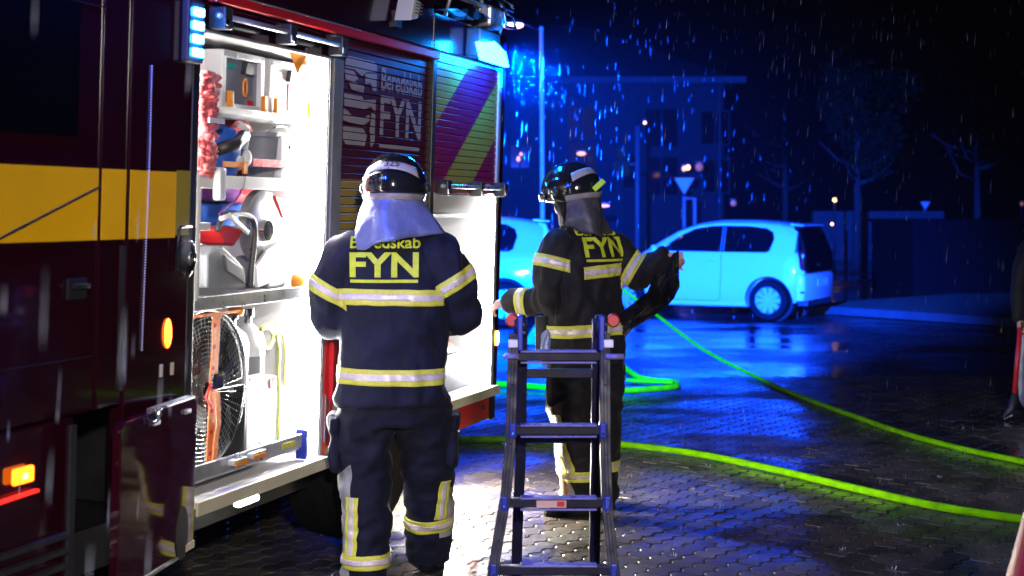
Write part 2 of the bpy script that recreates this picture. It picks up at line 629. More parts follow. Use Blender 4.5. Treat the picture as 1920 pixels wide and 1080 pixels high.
# ------------------------------------------------------------------ the setting: road, paving, verge
road = MB().add([(-90, -30, -0.016), (90, -30, -0.016), (90, 160, -0.016), (-90, 160, -0.016)], [(0, 1, 2, 3)])
tag(road.build('road', 'wet_asphalt'), kind='structure')

PITCH, COURSE, ANG = 0.205, 0.118, R(52)


def wave(x):                                   # joint line of a course: a repeated step
    q = (x / (PITCH / 2)) % 1.0
    h = 0.0105
    if q < 0.3:
        return -h
    if q < 0.5:
        return -h + 2 * h * (q - 0.3) / 0.2
    if q < 0.8:
        return h
    return h - 2 * h * (q - 0.8) / 0.2


def paver_verts(g, drop):
    """outline of one interlocking paver round its centre, shrunk by g"""
    hp, hc = PITCH / 2 - g * 0.35, COURSE / 2 - g
    xs = [-0.5, -0.35, -0.25, -0.10, 0.0, 0.15, 0.25, 0.40, 0.5]
    lowr = [(x * 2 * hp, -hc + wave(x * PITCH + 1e-9)) for x in xs]
    top = [(x * 2 * hp, hc + wave(x * PITCH + 1e-9)) for x in reversed(xs)]
    return [(x, y, drop) for x, y in lowr + top]


a_, b_ = paver_verts(0.0085, 0.0), paver_verts(0.0028, -0.0045)
k_ = len(a_)
PV_V = a_ + b_
PV_F = [tuple(range(k_))] + [(j, k_ + j, k_ + (j + 1) % k_, (j + 1) % k_) for j in range(k_)]
PV_T = [((j + 1) % k_, k_ + (j + 1) % k_, k_ + j, j) for j in range(k_)]
pav_me = bpy.data.meshes.new('paver')
pav_me.from_pydata(PV_V, [], [PV_F[0]] + [tuple(reversed(f)) for f in PV_T])
pav_me.materials.append(M['wet_paver'])
bed = MB().add([(-4.2, 2.6, -0.0085), (5.6, 2.6, -0.0085), (5.6, 14.1, -0.0085), (-4.2, 14.1, -0.0085)], [(0, 1, 2, 3)])
paving = tag(bed.build('pavement', 'wet_asphalt'), kind='structure')
ca, sa = math.cos(ANG), math.sin(ANG)
cells = []
for r in range(-90, 90):
    for c in range(-70, 80):
        x = (c + 0.5 * (r % 2)) * PITCH
        y = r * COURSE
        X, Y = 0.7 + x * ca - y * sa, 7.2 + x * sa + y * ca
        if -4.0 < X < 5.4 and 2.8 < Y < 13.9:
            px, py = 960 + FPX * X / Y, HORIZON + FPX * CAM_H / Y
            hidden = px < 860 - (py - 790) * 0.75        # under the engine
            seen = -10 < px < 1930 and py < 1086 and not hidden
            cells.append((0 if seen else 1, Y, X))
cells.sort()
jm = MB()
for i, (hid, Y, X) in enumerate(cells):
    rot = Matrix.Rotation(ANG, 4, 'Z') @ Matrix.Rotation(random.gauss(0, 0.006), 4, 'X') @ Matrix.Rotation(random.gauss(0, 0.004), 4, 'Y')
    mw = Matrix.Translation((X, Y, random.uniform(-0.0015, 0.0012))) @ rot
    if i < 296 and not hid:
        o = bpy.data.objects.new('paver', pav_me)
        COL.objects.link(o)
        o.parent = paving
        o.matrix_local = mw
    else:
        jm.add([mw @ Vector(v) for v in PV_V], [PV_F[0]] + [tuple(reversed(f)) for f in PV_T])
me = bpy.data.meshes.new('paving_blocks')
me.from_pydata([tuple(v) for v in jm.v], [], jm.f)
link('paving_blocks', me, 'wet_paver', paving, kind='stuff')

# far kerb and verge on the right, beyond the parked cars
k0, k1 = on_ground(1480, 584, 0.0), on_ground(2300, 640, 0.0)
far = Vector((0, 0, 0.12))
d_ = (k1 - k0).normalized()
nrm = Vector((-d_.y, d_.x, 0))
kb = MB()
kb.add([k0, k1, k1 + far, k0 + far, k0 + nrm * 0.15, k1 + nrm * 0.15, k1 + nrm * 0.15 + far, k0 + nrm * 0.15 + far],
       [(0, 1, 2, 3), (3, 2, 6, 7), (7, 6, 5, 4), (0, 3, 7, 4), (1, 5, 6, 2)])
tag(kb.build('kerb', 'kerb_stone'), kind='structure')
vg = MB().add([k0 + nrm * 0.15 + far * 0.9, k1 + nrm * 0.15 + far * 0.9, k1 + nrm * 60 + far * 0.9, k0 + nrm * 60 + far * 0.9], [(0, 1, 2, 3)])
tag(vg.build('grass_verge', 'verge_grass'), kind='structure')
# ------------------------------------------------------------------ the fire engine, in its own metres: t along the side, d into the body, w up
_r = R(1.8)
U_ = Vector((0.3525, 1, 0)).normalized()
V_ = Vector((U_.y, -U_.x, 0))
W_ = V_ * math.sin(_r) + Vector((0, 0, 1)) * math.cos(_r)
N_ = W_.cross(U_)
O_ = Vector((-1.219, 5.33, 0.51)) - W_ * 0.51
FE = Matrix(((U_.x, N_.x, W_.x, O_.x), (U_.y, N_.y, W_.y, O_.y), (U_.z, N_.z, W_.z, O_.z), (0, 0, 0, 1)))
FEI = FE.inverted()


def cp(px, py, d=0.0):
    """point of the engine that is d deep behind its side and shows at this pixel"""
    ray = Vector(((px - 960) / FPX, 1, -(py - HORIZON) / FPX))
    c = Vector((0, 0, CAM_H))
    s = (d - (c - O_).dot(N_)) / ray.dot(N_)
    return FEI @ (c + ray * s)


fe = thing('fire_engine', 'red fire engine with yellow band, open lit equipment lockers and blue beacons', 'fire engine', (0, 0, 0), FE)
SEGS = [(-3.0, -0.597, 'cab_door'), (-0.583, -0.440, 'door_pillar'), (-0.422, -0.028, 'corner_panel')]
for t0, t1, nm in SEGS:
    p = MB().box(t0, t1, 0, 0.06, 0.95 if nm != 'corner_panel' else 0.50, 2.95).build(nm, 'engine_red_shaded', fe, bevel=0.006)
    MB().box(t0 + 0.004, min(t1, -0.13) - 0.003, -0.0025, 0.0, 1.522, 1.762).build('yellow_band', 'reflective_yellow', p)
MB().box(-0.130, -0.040, -0.002, 0.0, 1.530, 1.768).build('yellow_band', 'band_shaded' if 'band_shaded' in M else mat('band_shaded', (0.34, 0.27, 0.02), 0.4, coat=0.3).name, fe)  # pillar end of the band, its shade mixed into the yellow
MB().box(-3.0, -0.028, 0.06, 2.4, 0.95, 2.95).build('cab_body', 'engine_red_shaded', fe)
MB().bar((-1.5, -0.004, 1.40), (-0.6, -0.004, 1.700), 0.004, 0.012, (0, 1, 0)).build('body_seam', 'seam', fe)
bd = MB()
for i in range(105):
    q = i / 104
    bd.ball((-0.311 - 0.010 * q + 0.004 * math.sin(q * 5), -0.004, 2.13 - q), 0.0034, nu=6, nv=4)
bd.build('bead_trim', 'white_plastic', fe, kind='stuff')
MB().box(-0.452, -0.446, -0.012, 0.01, 1.0, 1.50).bar((-0.40, -0.006, 1.05), (-0.40, -0.006, 1.55), 0.01, 0.012).build('weather_strip', 'black_trim', fe)
MB().box(-0.040, 0.006, -0.006, 0.6, 0.50, 2.50).build('locker_post', 'black_trim', fe, bevel=0.006)
# blue light stack
MB().box(-0.128, -0.018, -0.034, 0.0, 2.165, 2.395).build('light_housing', 'dark_plastic', fe, bevel=0.008)
for k in range(4):
    w = 2.352 - 0.0495 * k
    MB().box(-0.105, -0.036, -0.044, -0.034, w - 0.0155, w + 0.0155).build('blue_light', 'led_blue', fe, bevel=0.005)
# recessed door latch ring, bracket
c = Vector((-0.068, -0.006, 1.447))
MB().lathe([(0.0, -0.002), (0.058, -0.002), (0.058, 0.008), (0.0, 0.008)], c, 'y', 28).build('latch_recess', 'black_trim', fe, True)
MB().tube([c + Vector((0.056 * math.cos(a), -0.008, 0.064 * math.sin(a))) for a in [R(10 * i) for i in range(-8, 9)]], 0.007, 8).build('latch_ring', 'chrome', fe, True)
MB().ball(c + Vector((0.028, -0.006, -0.004)), 0.014, 0.008, 0.026).build('latch_lever', 'steel', fe, True)
MB().tube([(-0.135, -0.012, 1.40), (-0.135, -0.022, 1.555), (-0.128, -0.022, 1.562), (-0.055, -0.022, 1.562)], 0.006, 8).build('grab_bracket', 'black_trim', fe, True)
# markers
MB().ball((-0.164, -0.004, 1.175), 0.020, 0.012, 0.055).build('amber_marker', 'marker_orange', fe, True)
MB().box(-0.205, -0.19, -0.004, 0.0, 1.02, 1.065).box(-0.135, -0.118, -0.004, 0.0, 1.02, 1.065).build('reflector_tab', 'cream_paint', fe)
mk = MB().box(-1.02, -0.925, -0.03, -0.012, 0.775, 0.828).build('amber_marker', 'amber_light', fe, bevel=0.008)
MB().box(-0.982, -0.963, -0.034, -0.03, 0.792, 0.808).build('bulb', 'amber_core', mk)
MB().bar((-1.6, -0.02, 0.722), (-0.90, -0.02, 0.742), 0.01, 0.016, (0, 1, 0)).build('red_marker_strip', 'red_light', fe)
# cab skirt, step and the folded-down locker door
MB().box(-3.0, -0.70, -0.005, 0.5, 0.42, 0.945).build('cab_skirt', 'engine_red_shaded', fe, bevel=0.01)
for k in range(3):
    MB().box(-3.0, -0.74, -0.03, 0.0, 0.46 + k * 0.05, 0.475 + k * 0.05).build('step_tread', 'dark_plastic', fe)
MB().box(-0.728, -0.700, -0.016, 0.0, 0.40, 0.92).build('door_jamb', 'dark_plastic', fe)
poly = [(-0.665, 0.372), (-0.05, 0.372), (-0.034, 0.39), (-0.034, 0.905), (-0.052, 0.930), (-0.640, 0.930), (-0.665, 0.905)]
SW = 0.17                                     # door ajar, its front edge standing out


def fd(t, d, w):
    return (t, d - SW * (-0.034 - t), w)


def fbox(t0, t1, d0, d1, w0, w1):
    return MB().prism([(t0, w0), (t1, w0), (t1, w1), (t0, w1)], lambda t, w: fd(t, d0, w), lambda t, w: fd(t, d1, w))


fl = MB().prism(poly, lambda t, w: fd(t, -0.055, w), lambda t, w: fd(t, -0.018, w)).build('locker_door', 'door_gloss', fe, bevel=0.005)
fbox(-0.40, -0.054, -0.054, -0.018, 0.931, 0.938).build('edge_trim', 'aluminium', fl)
fbox(-0.66, -0.12, -0.058, -0.016, 0.362, 0.371).build('edge_trim', 'aluminium', fl)
for t in (-0.43, -0.16):
    fbox(t, t + 0.05, -0.066, -0.0555, 0.885, 0.900).build('hinge', 'aluminium', fl, bevel=0.002)
MB().tube([fd(-0.48, -0.058, 0.925), fd(-0.45, -0.068, 0.90), fd(-0.41, -0.068, 0.90), fd(-0.395, -0.06, 0.93)], 0.006, 8).build('pull_handle', 'chrome', fl, True)
rv = MB()
for k in range(5):
    rv.ball((-0.043, -0.057, 0.80 + 0.014 * k), 0.004, nu=6, nv=4)
rv.build('rivet', 'steel', fl, kind='stuff')
MB().prism([(-0.150 + 0.056 * math.cos(a), 0.452 + 0.098 * math.sin(a)) for a in [R(15 * i) for i in range(24)]], lambda t, w: fd(t, -0.0585, w), lambda t, w: fd(t, -0.0555, w)).build('door_cutout', 'seam', fl)
fbox(-0.115, -0.036, -0.060, -0.0552, 0.374, 0.400).build('corner_tab', 'cream_paint', fl)
# door fittings on the cab side
MB().box(-0.76, -0.66, -0.012, -0.0005, 1.33, 1.40).build('handle_recess', 'seam', fe, bevel=0.004)
MB().bar((-0.75, -0.02, 1.375), (-0.67, -0.02, 1.375), 0.016, 0.022, (0, 1, 0)).build('door_handle', 'black_trim', fe, bevel=0.004)
for w in (1.135, 2.30):
    MB().bar((-3.0, -0.0008, w), (-0.60, -0.0008, w), 0.003, 0.008, (0, 1, 0)).build('body_seam', 'seam', fe)
MB().prism([(-2.6, 1.86), (-0.72, 1.86), (-0.72, 2.62), (-2.6, 2.62)], lambda t, w: (t, -0.004, w), lambda t, w: (t, -0.0006, w)).build('cab_window', 'glass_dark', fe, bevel=0.003)
# chassis, cab underside, main hull behind the lockers
MB().box(-3.0, 3.30, 0.15, 2.3, 0.34, 0.495).build('chassis', 'black_trim', fe)
MB().box(0.031, 3.36, 0.66, 2.4, 0.50, 2.94).build('hull', 'engine_red', fe)
MB().box(0.031, 2.26, 0.0, 0.66, 2.462, 2.94).build('upper_side', 'engine_red_shaded', fe, bevel=0.01)
MB().box(2.262, 3.39, 0.0, 0.66, 2.462, 2.66).build('upper_side', 'engine_red_shaded', fe, bevel=0.01)
MB().box(0.031, 1.10, 0.012, 0.66, 2.305, 2.460).build('shutter_box', 'engine_red_shaded', fe)
MB().box(0.05, 2.26, -0.040, 0.0, 2.408, 2.452).build('gutter', 'engine_red', fe, bevel=0.006)
MB().box(0.05, 1.30, -0.044, -0.0405, 2.444, 2.450).build('gutter_edge', 'aluminium', fe)
# locker lining and shelves
for (t0, t1, w0, w1) in ((0.031, 1.072, 0.527, 2.303), (2.292, 3.282, 0.588, 2.46)):
    MB().box(t0, t1, 0.62, 0.655, w0, w1).build('locker_back', 'white_paint', fe)
    MB().box(t0, t0 + 0.012, 0.03, 0.618, w0, w1).build('locker_side', 'white_paint', fe)
    MB().box(t1 - 0.012, t1, 0.0, 0.618, w0, w1).build('locker_side', 'white_paint', fe)
    MB().box(t0 + 0.014, t1 - 0.014, 0.01, 0.618, w1 - 0.012, w1 - 0.001).build('locker_ceiling', 'white_paint', fe)
    MB().box(t0 - 0.02, t1 + 0.02, -0.035, 0.618, w0 - 0.025, w0 - 0.001).build('sill', 'white_paint', fe)
    MB().box(t0 - 0.03, t1 + 0.03, -0.048, -0.037, w0 - 0.052, w0 + 0.002).build('sill_edge', 'cream_paint', fe, bevel=0.003)
    # light strips down both jambs
    MB().box(t1 - 0.030, t1 - 0.0125, 0.012, 0.040, w0 + 0.05, min(w1, 2.28) - 0.05 if t0 < 1 else 1.72).build('light_strip', 'led_white' if t0 < 1 else 'led_soft', fe)
    MB().box(t0 + 0.0125, t0 + 0.022, 0.04, 0.060, w0 + 0.1, min(w1, 2.28) - 0.05 if t0 < 1 else 1.70).build('light_strip', 'led_warm', fe)
for w0, w1, d0 in ((2.003, 2.020, 0.075), (1.705, 1.745, 0.055), (1.235, 1.278, 0.030)):
    s = MB().box(0.046, 1.038 if d0 > 0.04 else 1.034, d0, 0.60, w0, w1).build('shelf', 'white_paint', fe, bevel=0.003)
    MB().box(0.05, 1.03, d0 - 0.010, d0 - 0.0005, w0 + 0.003, w1 + 0.012).build('shelf_lip', 'aluminium' if d0 < 0.04 else 'white_paint', s, bevel=0.002)
MB().box(2.306, 3.26, 0.10, 0.60, 1.58, 1.60).build('shelf', 'grey_plastic', fe)
MB().box(2.306, 3.26, 0.10, 0.60, 1.07, 1.09).build('shelf', 'white_paint', fe)
# white mounting frame at the left of the first locker
MB().box(0.034, 0.052, 0.004, 0.05, 1.28, 1.76).box(0.052, 0.135, 0.012, 0.05, 1.545, 1.575).build('mounting_frame', 'white_paint', fe, bevel=0.003)
q = cp(412, 340, 0.03)
MB().box(q.x - 0.022, q.x + 0.03, 0.015, 0.05, q.z - 0.075, q.z + 0.055).build('mounting_bracket', 'white_plastic', fe, bevel=0.01)
# jamb columns
MB().box(1.074, 1.098, -0.004, 0.3, 0.50, 2.30).build('shutter_guide', 'aluminium', fe, bevel=0.003)
MB().box(1.10, 1.195, -0.012, 0.05, 1.045, 2.46).build('jamb_column', 'grey_plastic', fe, bevel=0.004)
MB().box(2.243, 2.290, -0.012, 0.3, 0.56, 2.46).build('jamb_column', 'dark_plastic', fe, bevel=0.004)
MB().box(3.284, 3.312, -0.004, 0.3, 0.52, 2.46).build('shutter_guide', 'grey_plastic', fe, bevel=0.003)
MB().box(3.314, 3.392, 0.0, 2.4, 0.52, 2.46).build('rear_corner', 'engine_red_shaded', fe, bevel=0.012)
MB().prism([(1.099, 0.58), (1.15, 0.60), (1.13, 0.66), (1.155, 0.72), (1.12, 0.79), (1.099, 0.80)], lambda t, w: (t, -0.014, w), lambda t, w: (t, -0.008, w)).build('latch_plate', 'steel', fe)
# wheel arch with the rear wheel
arch = [(1.100, 0.455)]
arch += [(1.76 + 0.545 * math.cos(a), 0.50 + 0.56 * math.sin(a)) for a in [R(175 - 10 * i) for i in range(18)]]
arch += [(2.290, 0.455), (2.290, 1.04), (1.100, 1.04)]
MB().prism(arch, lambda t, w: (t, -0.008, w), lambda t, w: (t, 0.03, w)).build('wheel_arch', 'engine_red', fe)
MB().bar((1.145, -0.014, 0.56), (1.145, -0.014, 1.03), 0.03, 0.02, (1, 0, 0)).build('arch_rib', 'engine_red', fe, bevel=0.006)
MB().box(1.10, 2.29, 0.34, 0.36, 0.45, 1.04).build('arch_liner', 'black_trim', fe)
wh = MB().lathe([(0.28, 0.02), (0.44, 0.0), (0.485, 0.03), (0.495, 0.10), (0.485, 0.27), (0.44, 0.30), (0.28, 0.29)], (1.76, 0.02, 0.498), 'y', 40).build('tyre', 'rubber', fe, 'auto')
MB().lathe([(0.0, 0.08), (0.10, 0.06), (0.12, 0.10), (0.25, 0.12), (0.285, 0.03), (0.285, 0.2), (0.0, 0.2)], (1.76, 0.02, 0.498), 'y', 32).build('wheel_rim', 'steel', fe, 'auto')
MB().lathe([(0.28, 0.02), (0.44, 0.0), (0.485, 0.03), (0.495, 0.10), (0.485, 0.27), (0.44, 0.30), (0.28, 0.29)], (-1.75, 0.05, 0.498), 'y', 40).build('tyre', 'rubber', fe, 'auto')
# rear skirt under the second locker
MB().box(2.30, 3.235, -0.012, 0.3, 0.395, 0.534).build('rear_skirt', 'engine_red', fe, bevel=0.008)
MB().box(3.10, 3.15, -0.018, -0.012, 0.462, 0.492).build('skirt_latch', 'black_trim', fe, bevel=0.004)
MB().box(3.237, 3.33, -0.014, 0.3, 0.385, 0.545).build('mud_flap', 'rubber', fe, bevel=0.006)
MB().ball((3.352, -0.006, 0.86), 0.02, 0.012, 0.045).build('amber_marker', 'amber_core', fe, True)
# under-sill lamp
MB().tube([(0.30, -0.030, 0.462), (0.32, -0.036, 0.462), (0.46, -0.036, 0.462), (0.48, -0.030, 0.462)], [0.006, 0.013, 0.013, 0.006], 10).build('sill_lamp', 'led_warm', fe, True)
MB().box(2.55, 3.08, 0.11, 0.13, 0.33, 0.395).build('lamp_shield', 'black_trim', fe)  # unseen baffle added to keep the next lamp's light from under the engine
MB().tube([(2.60, 0.09, 0.372), (2.62, 0.09, 0.370), (3.0, 0.09, 0.370), (3.02, 0.09, 0.372)], [0.006, 0.012, 0.012, 0.006], 10).build('sill_lamp', 'sill_led', fe, True)
# shutters
slat_p = 0.0375


def shutter(t0, t1, w0, w1, m, d):
    sh = MB().box(t0, t1, d + 0.016, d + 0.022, w0, w1).build('shutter_backing', 'seam', fe)
    w = w0
    while w + slat_p <= w1 + 0.004:
        MB().prism([(d + 0.014, w + 0.0008), (d + 0.003, w + 0.0016), (d + 0.0, w + 0.0045), (d + 0.0, w + slat_p - 0.0045), (d + 0.003, w + slat_p - 0.0018), (d + 0.014, w + slat_p - 0.001)],
                   lambda a, b: (t0, a, b), lambda a, b: (t1, a, b)).build('slat', m, sh)
        w += slat_p
    return sh


sh3 = shutter(1.197, 2.241, 1.046, 2.456, 'shutter_banded', 0.006)
sh2 = shutter(2.292, 3.282, 1.772, 2.455, 'shutter_chevron', 0.006)
MB().box(2.292, 3.282, 0.0, 0.03, 1.716, 1.770).build('bottom_rail', 'engine_red', fe)
for (t0, t1, w, ts) in ((0.04, 1.10, 2.357, (0.085, 0.60, 1.075)), (2.30, 3.33, 1.752, (2.36, 2.86, 3.25))):
    h = MB().tube([(t0, -0.052, w), (t1, -0.052, w)], 0.0115, 10).build('pull_bar', 'aluminium', fe, True)
    for t in ts:
        MB().box(t - 0.028, t + 0.028, -0.075, 0.0, w - 0.050, w + 0.034).build('bar_clamp', 'dark_plastic', h, bevel=0.006)
        MB().box(t - 0.036, t - 0.006, -0.082, -0.0755, w - 0.040, w - 0.014).build('clamp_catch', 'steel', h, bevel=0.003)
MB().box(0.032, 1.095, -0.010, 0.03, 2.292, 2.3025).build('shutter_rail', 'aluminium', fe)
MB().box(2.30, 3.28, -0.010, 0.03, 1.705, 1.7145).build('shutter_rail', 'aluminium', fe)
# worn tarpaulin lip hanging in the first opening
q0, q1 = cp(548, 88, 0.0), cp(574, 100, 0.0)
MB().add([(q0.x, 0.02, 2.30), (q1.x + 0.05, 0.02, 2.30), (q1.x + 0.04, 0.03, 2.235), (q1.x - 0.02, 0.03, 2.205), (q0.x + 0.07, 0.03, 2.25)], [(0, 1, 2, 3, 4)]).build('warning_flag', 'amber_plastic', fe)


# lettering and emblem on the closed shutter, cut at the slat joints
def on_shutter(bm, name, m):
    w = 1.046
    while w < 2.46:
        g = bm.verts[:] + bm.edges[:] + bm.faces[:]
        for e in (w - 0.0022, w + 0.0022):
            bmesh.ops.bisect_plane(bm, geom=bm.verts[:] + bm.edges[:] + bm.faces[:], plane_co=(0, e, 0), plane_no=(0, 1, 0))
        kill = [f for f in bm.faces if abs(f.calc_center_median().y - w) < 0.0022]
        bmesh.ops.delete(bm, geom=kill, context='FACES')
        w += slat_p
    bmesh.ops.transform(bm, matrix=Matrix(((1, 0, 0, 0), (0, 0, 0, 0.0045), (0, 1, 0, 0), (0, 0, 0, 1))), verts=bm.verts)
    return link(name, bm_mesh(bm, name), m, sh3)


mat('letter_silver', (0.40, 0.36, 0.40), 0.4, coat=0.2)


def placed_text(txt, x, y, w, h):
    bm = text_mesh(txt, h, bold=0.03 * h)
    x0, x1 = min(v.co.x for v in bm.verts), max(v.co.x for v in bm.verts)
    s = w / (x1 - x0)
    for v in bm.verts:
        v.co = Vector((x + (v.co.x - x0) * s, y + v.co.y, 0))
    return bm


on_shutter(placed_text("Beredskab", 1.632, 2.205, 0.50, 0.105), 'printed_word', 'letter_silver')
on_shutter(placed_text("FYN", 1.630, 1.985, 0.50, 0.190), 'printed_word', 'letter_silver')


def poly_bm(polys):
    bm = bmesh.new()
    for p in polys:
        bm.faces.new([bm.verts.new((x, y, 0)) for x, y in p])
    bmesh.ops.triangulate(bm, faces=bm.faces[:])
    return bm


on_shutter(poly_bm([[(1.63, 1.925), (2.115, 1.925), (2.115, 1.945), (1.63, 1.945)]]), 'printed_line', 'letter_silver')
EX = lambda q: 1.225 + 0.365 * q
EW = lambda q: 1.925 + 0.405 * q


def em(p):
    return [(EX(x), EW(y)) for x, y in p]


emb = [em([(0.04, 0.98), (0.12, 1.0), (0.88, 1.0), (0.97, 0.96), (0.97, 0.88), (0.66, 0.86), (0.52, 0.80), (0.30, 0.86), (0.02, 0.86)]),
       em([(0.02, 0.84), (0.28, 0.84), (0.42, 0.76), (0.30, 0.72), (0.05, 0.73)]),
       em([(0.62, 0.84), (0.97, 0.86), (0.97, 0.66), (0.84, 0.66), (0.80, 0.74), (0.62, 0.72)]),
       em([(0.04, 0.70), (0.16, 0.69), (0.22, 0.63), (0.36, 0.62), (0.46, 0.66), (0.58, 0.60), (0.60, 0.69), (0.34, 0.715)]),
       em([(0.02, 0.57), (0.55, 0.57), (0.58, 0.53), (0.96, 0.56), (0.96, 0.40), (0.82, 0.47), (0.62, 0.42), (0.04, 0.42)]),
       em([(0.02, 0.40), (0.14, 0.38), (0.26, 0.33), (0.60, 0.33), (0.78, 0.37), (0.80, 0.30), (0.60, 0.24), (0.20, 0.25), (0.02, 0.27)]),
       em([(0.84, 0.40), (0.96, 0.38), (0.96, 0.06), (0.88, 0.0), (0.84, 0.0), (0.80, 0.20)]),
       em([(0.02, 0.20), (0.60, 0.20), (0.72, 0.12), (0.66, 0.0), (0.12, 0.0), (0.02, 0.05)])]
on_shutter(poly_bm(emb), 'printed_emblem', 'letter_silver')

# roof gear: work lamp, rear beacon, walkway rails and hooks
wl = thing('work_lamp', 'grey louvred work lamp on the upper side of the fire engine, unlit', 'work lamp', (1.76, -0.05, 2.60), FE)
ORG[wl.name] = Vector((1.76, -0.05, 2.60))
f0 = Matrix.Rotation(R(-14), 4, 'Y')
del f0
MB().prism([(1.70, 2.545), (1.79, 2.565), (1.83, 2.65), (1.74, 2.655)], lambda t, w: (t, -0.11, w), lambda t, w: (t, -0.02, w)).build('lamp_body', 'white_plastic', wl, bevel=0.006)
for k in range(4):
    MB().box(1.745 + 0.004 * k, 1.825 + 0.003 * k, -0.116, -0.1105, 2.585 + 0.016 * k, 2.592 + 0.016 * k).build('louvre', 'grey_plastic', wl)
MB().box(1.74, 1.80, -0.02, 0.0, 2.52, 2.60).build('lamp_bracket', 'dark_plastic', wl)
bh = MB().box(2.70, 3.02, -0.095, -0.001, 2.475, 2.635).build('beacon_housing', 'dark_plastic', fe, bevel=0.012)
P = [cp(x, y, -0.12) for x, y in ((898, 78), (926, 78), (946, 98), (952, 126), (906, 112))]
MB().prism([(p.x, p.z) for p in P], lambda t, w: (t, -0.13, w), lambda t, w: (t, -0.096, w)).build('beacon_lens', 'beacon_blue', bh, bevel=0.006)
MB().box(3.3935, 3.41, 0.02, 0.30, 2.49, 2.60).build('beacon_lens', 'beacon_blue', bh, bevel=0.004)
MB().lathe([(0.17, 2.951), (0.17, 3.0), (0.15, 3.0), (0.0, 3.002)], (-0.55, 0.12, 0), 'z', 24).build('beacon_base', 'dark_plastic', fe)
MB().lathe([(0.14, 3.003), (0.14, 3.12), (0.10, 3.16), (0.0, 3.165)], (-0.55, 0.12, 0), 'z', 24).build('roof_beacon', mat('beacon_roof', (0.1, 0.3, 1), emit=((0.01, 0.06, 1.0), 40)).name, fe, True)
fh = MB().box(-1.15, -0.72, -0.07, -0.001, 2.66, 2.82).build('beacon_housing', 'dark_plastic', fe, bevel=0.012)  # unseen flasher and housing, added for blue fill on coats and ladder
MB().box(-1.12, -0.75, -0.10, -0.0705, 2.68, 2.80).build('beacon_lens', mat('beacon_fill', (0.1, 0.3, 1), emit=((0.01, 0.06, 1.0), 900)).name, fh, bevel=0.006)
rg = MB()
for w, d in ((2.78, -0.02), (2.90, 0.05)):
    rg.tube([(1.9, d, w), (3.25, d, w), (3.30, d + 0.04, w - 0.02)], 0.016, 8)
for t in (2.0, 2.45, 2.9, 3.3):
    rg.tube([(t, 0.02, 2.66), (t, -0.02, 2.80), (t, 0.05, 2.90)], 0.012, 8)
rg.build('roof_rail', 'aluminium', fe, True)
MB().prism([(2.36, 2.69), (2.60, 2.662), (2.86, 2.700), (2.62, 2.722)], lambda t, w: (t, -0.09, w), lambda t, w: (t, 0.05, w)).build('spotlight_vane', 'steel', fe)
MB().box(2.92, 3.12, -0.07, 0.06, 2.664, 2.79).build('hose_clamp_block', 'aluminium', fe, bevel=0.02)
MB().tube([(3.10, -0.08, 2.77), (3.26, -0.08, 2.765), (3.31, -0.08, 2.70), (3.15, -0.08, 2.69), (3.10, -0.08, 2.77)], 0.009, 8).build('roof_hook', 'steel', fe, True)
MB().tube([(3.10, -0.04, 2.86), (3.34, -0.04, 2.85), (3.36, -0.04, 2.81), (3.14, -0.04, 2.815)], 0.011, 8).build('roof_hook', 'steel', fe, True)
MB().box(0.1, 3.3, 0.3, 2.2, 2.945, 3.0).build('roof', 'engine_red', fe)


# ------------------------------------------------------------------ equipment in the first locker
def locker(name, label, cat, px, py, d, group=None):
    b = cp(px, py, d)
    return thing(name, label, cat, b, FE, group)


def pbox(mb, x0, y0, x1, y1, d, dd):
    a, b = cp(x0, (y0 + y1) / 2, d), cp(x1, (y0 + y1) / 2, d)
    top, bot = cp((x0 + x1) / 2, y0, d), cp((x0 + x1) / 2, y1, d)
    return mb.box(a.x, b.x, d, d + dd, bot.z, top.z)


# red ribbed hose bundle hanging at the left jamb
rh = thing('hose_bundle', 'pink-red knobbly hose bundle hanging at the left of the upper locker', 'hose', cp(392, 325, 0.03), FE)
hb = MB()
t0 = cp(393, 220, 0.03).x
for i in range(420):
    w = 1.752 + 0.40 * (i / 420)
    a = random.uniform(0, 2 * math.pi)
    rr = 0.058 * random.uniform(0.55, 1.0)
    hb.ball((t0 + 1.15 * rr * math.cos(a) + 0.01 * math.sin(w * 9), 0.062 + rr * math.sin(a) * 0.9, w), random.uniform(0.012, 0.020), None, random.uniform(0.008, 0.013), nu=7, nv=5)
hb.build('hose_fold', 'red_fabric', rh, True, kind='stuff')
MB().lathe([(0.046, 1.755), (0.05, 1.95), (0.046, 2.150)], (t0, 0.062, 0), 'z', 14).build('hose_core', 'red_fabric', rh, True)
MB().box(t0 - 0.05, t0 + 0.062, 0.0, 0.006, 1.955, 1.975).build('hose_tie', 'white_plastic', rh)

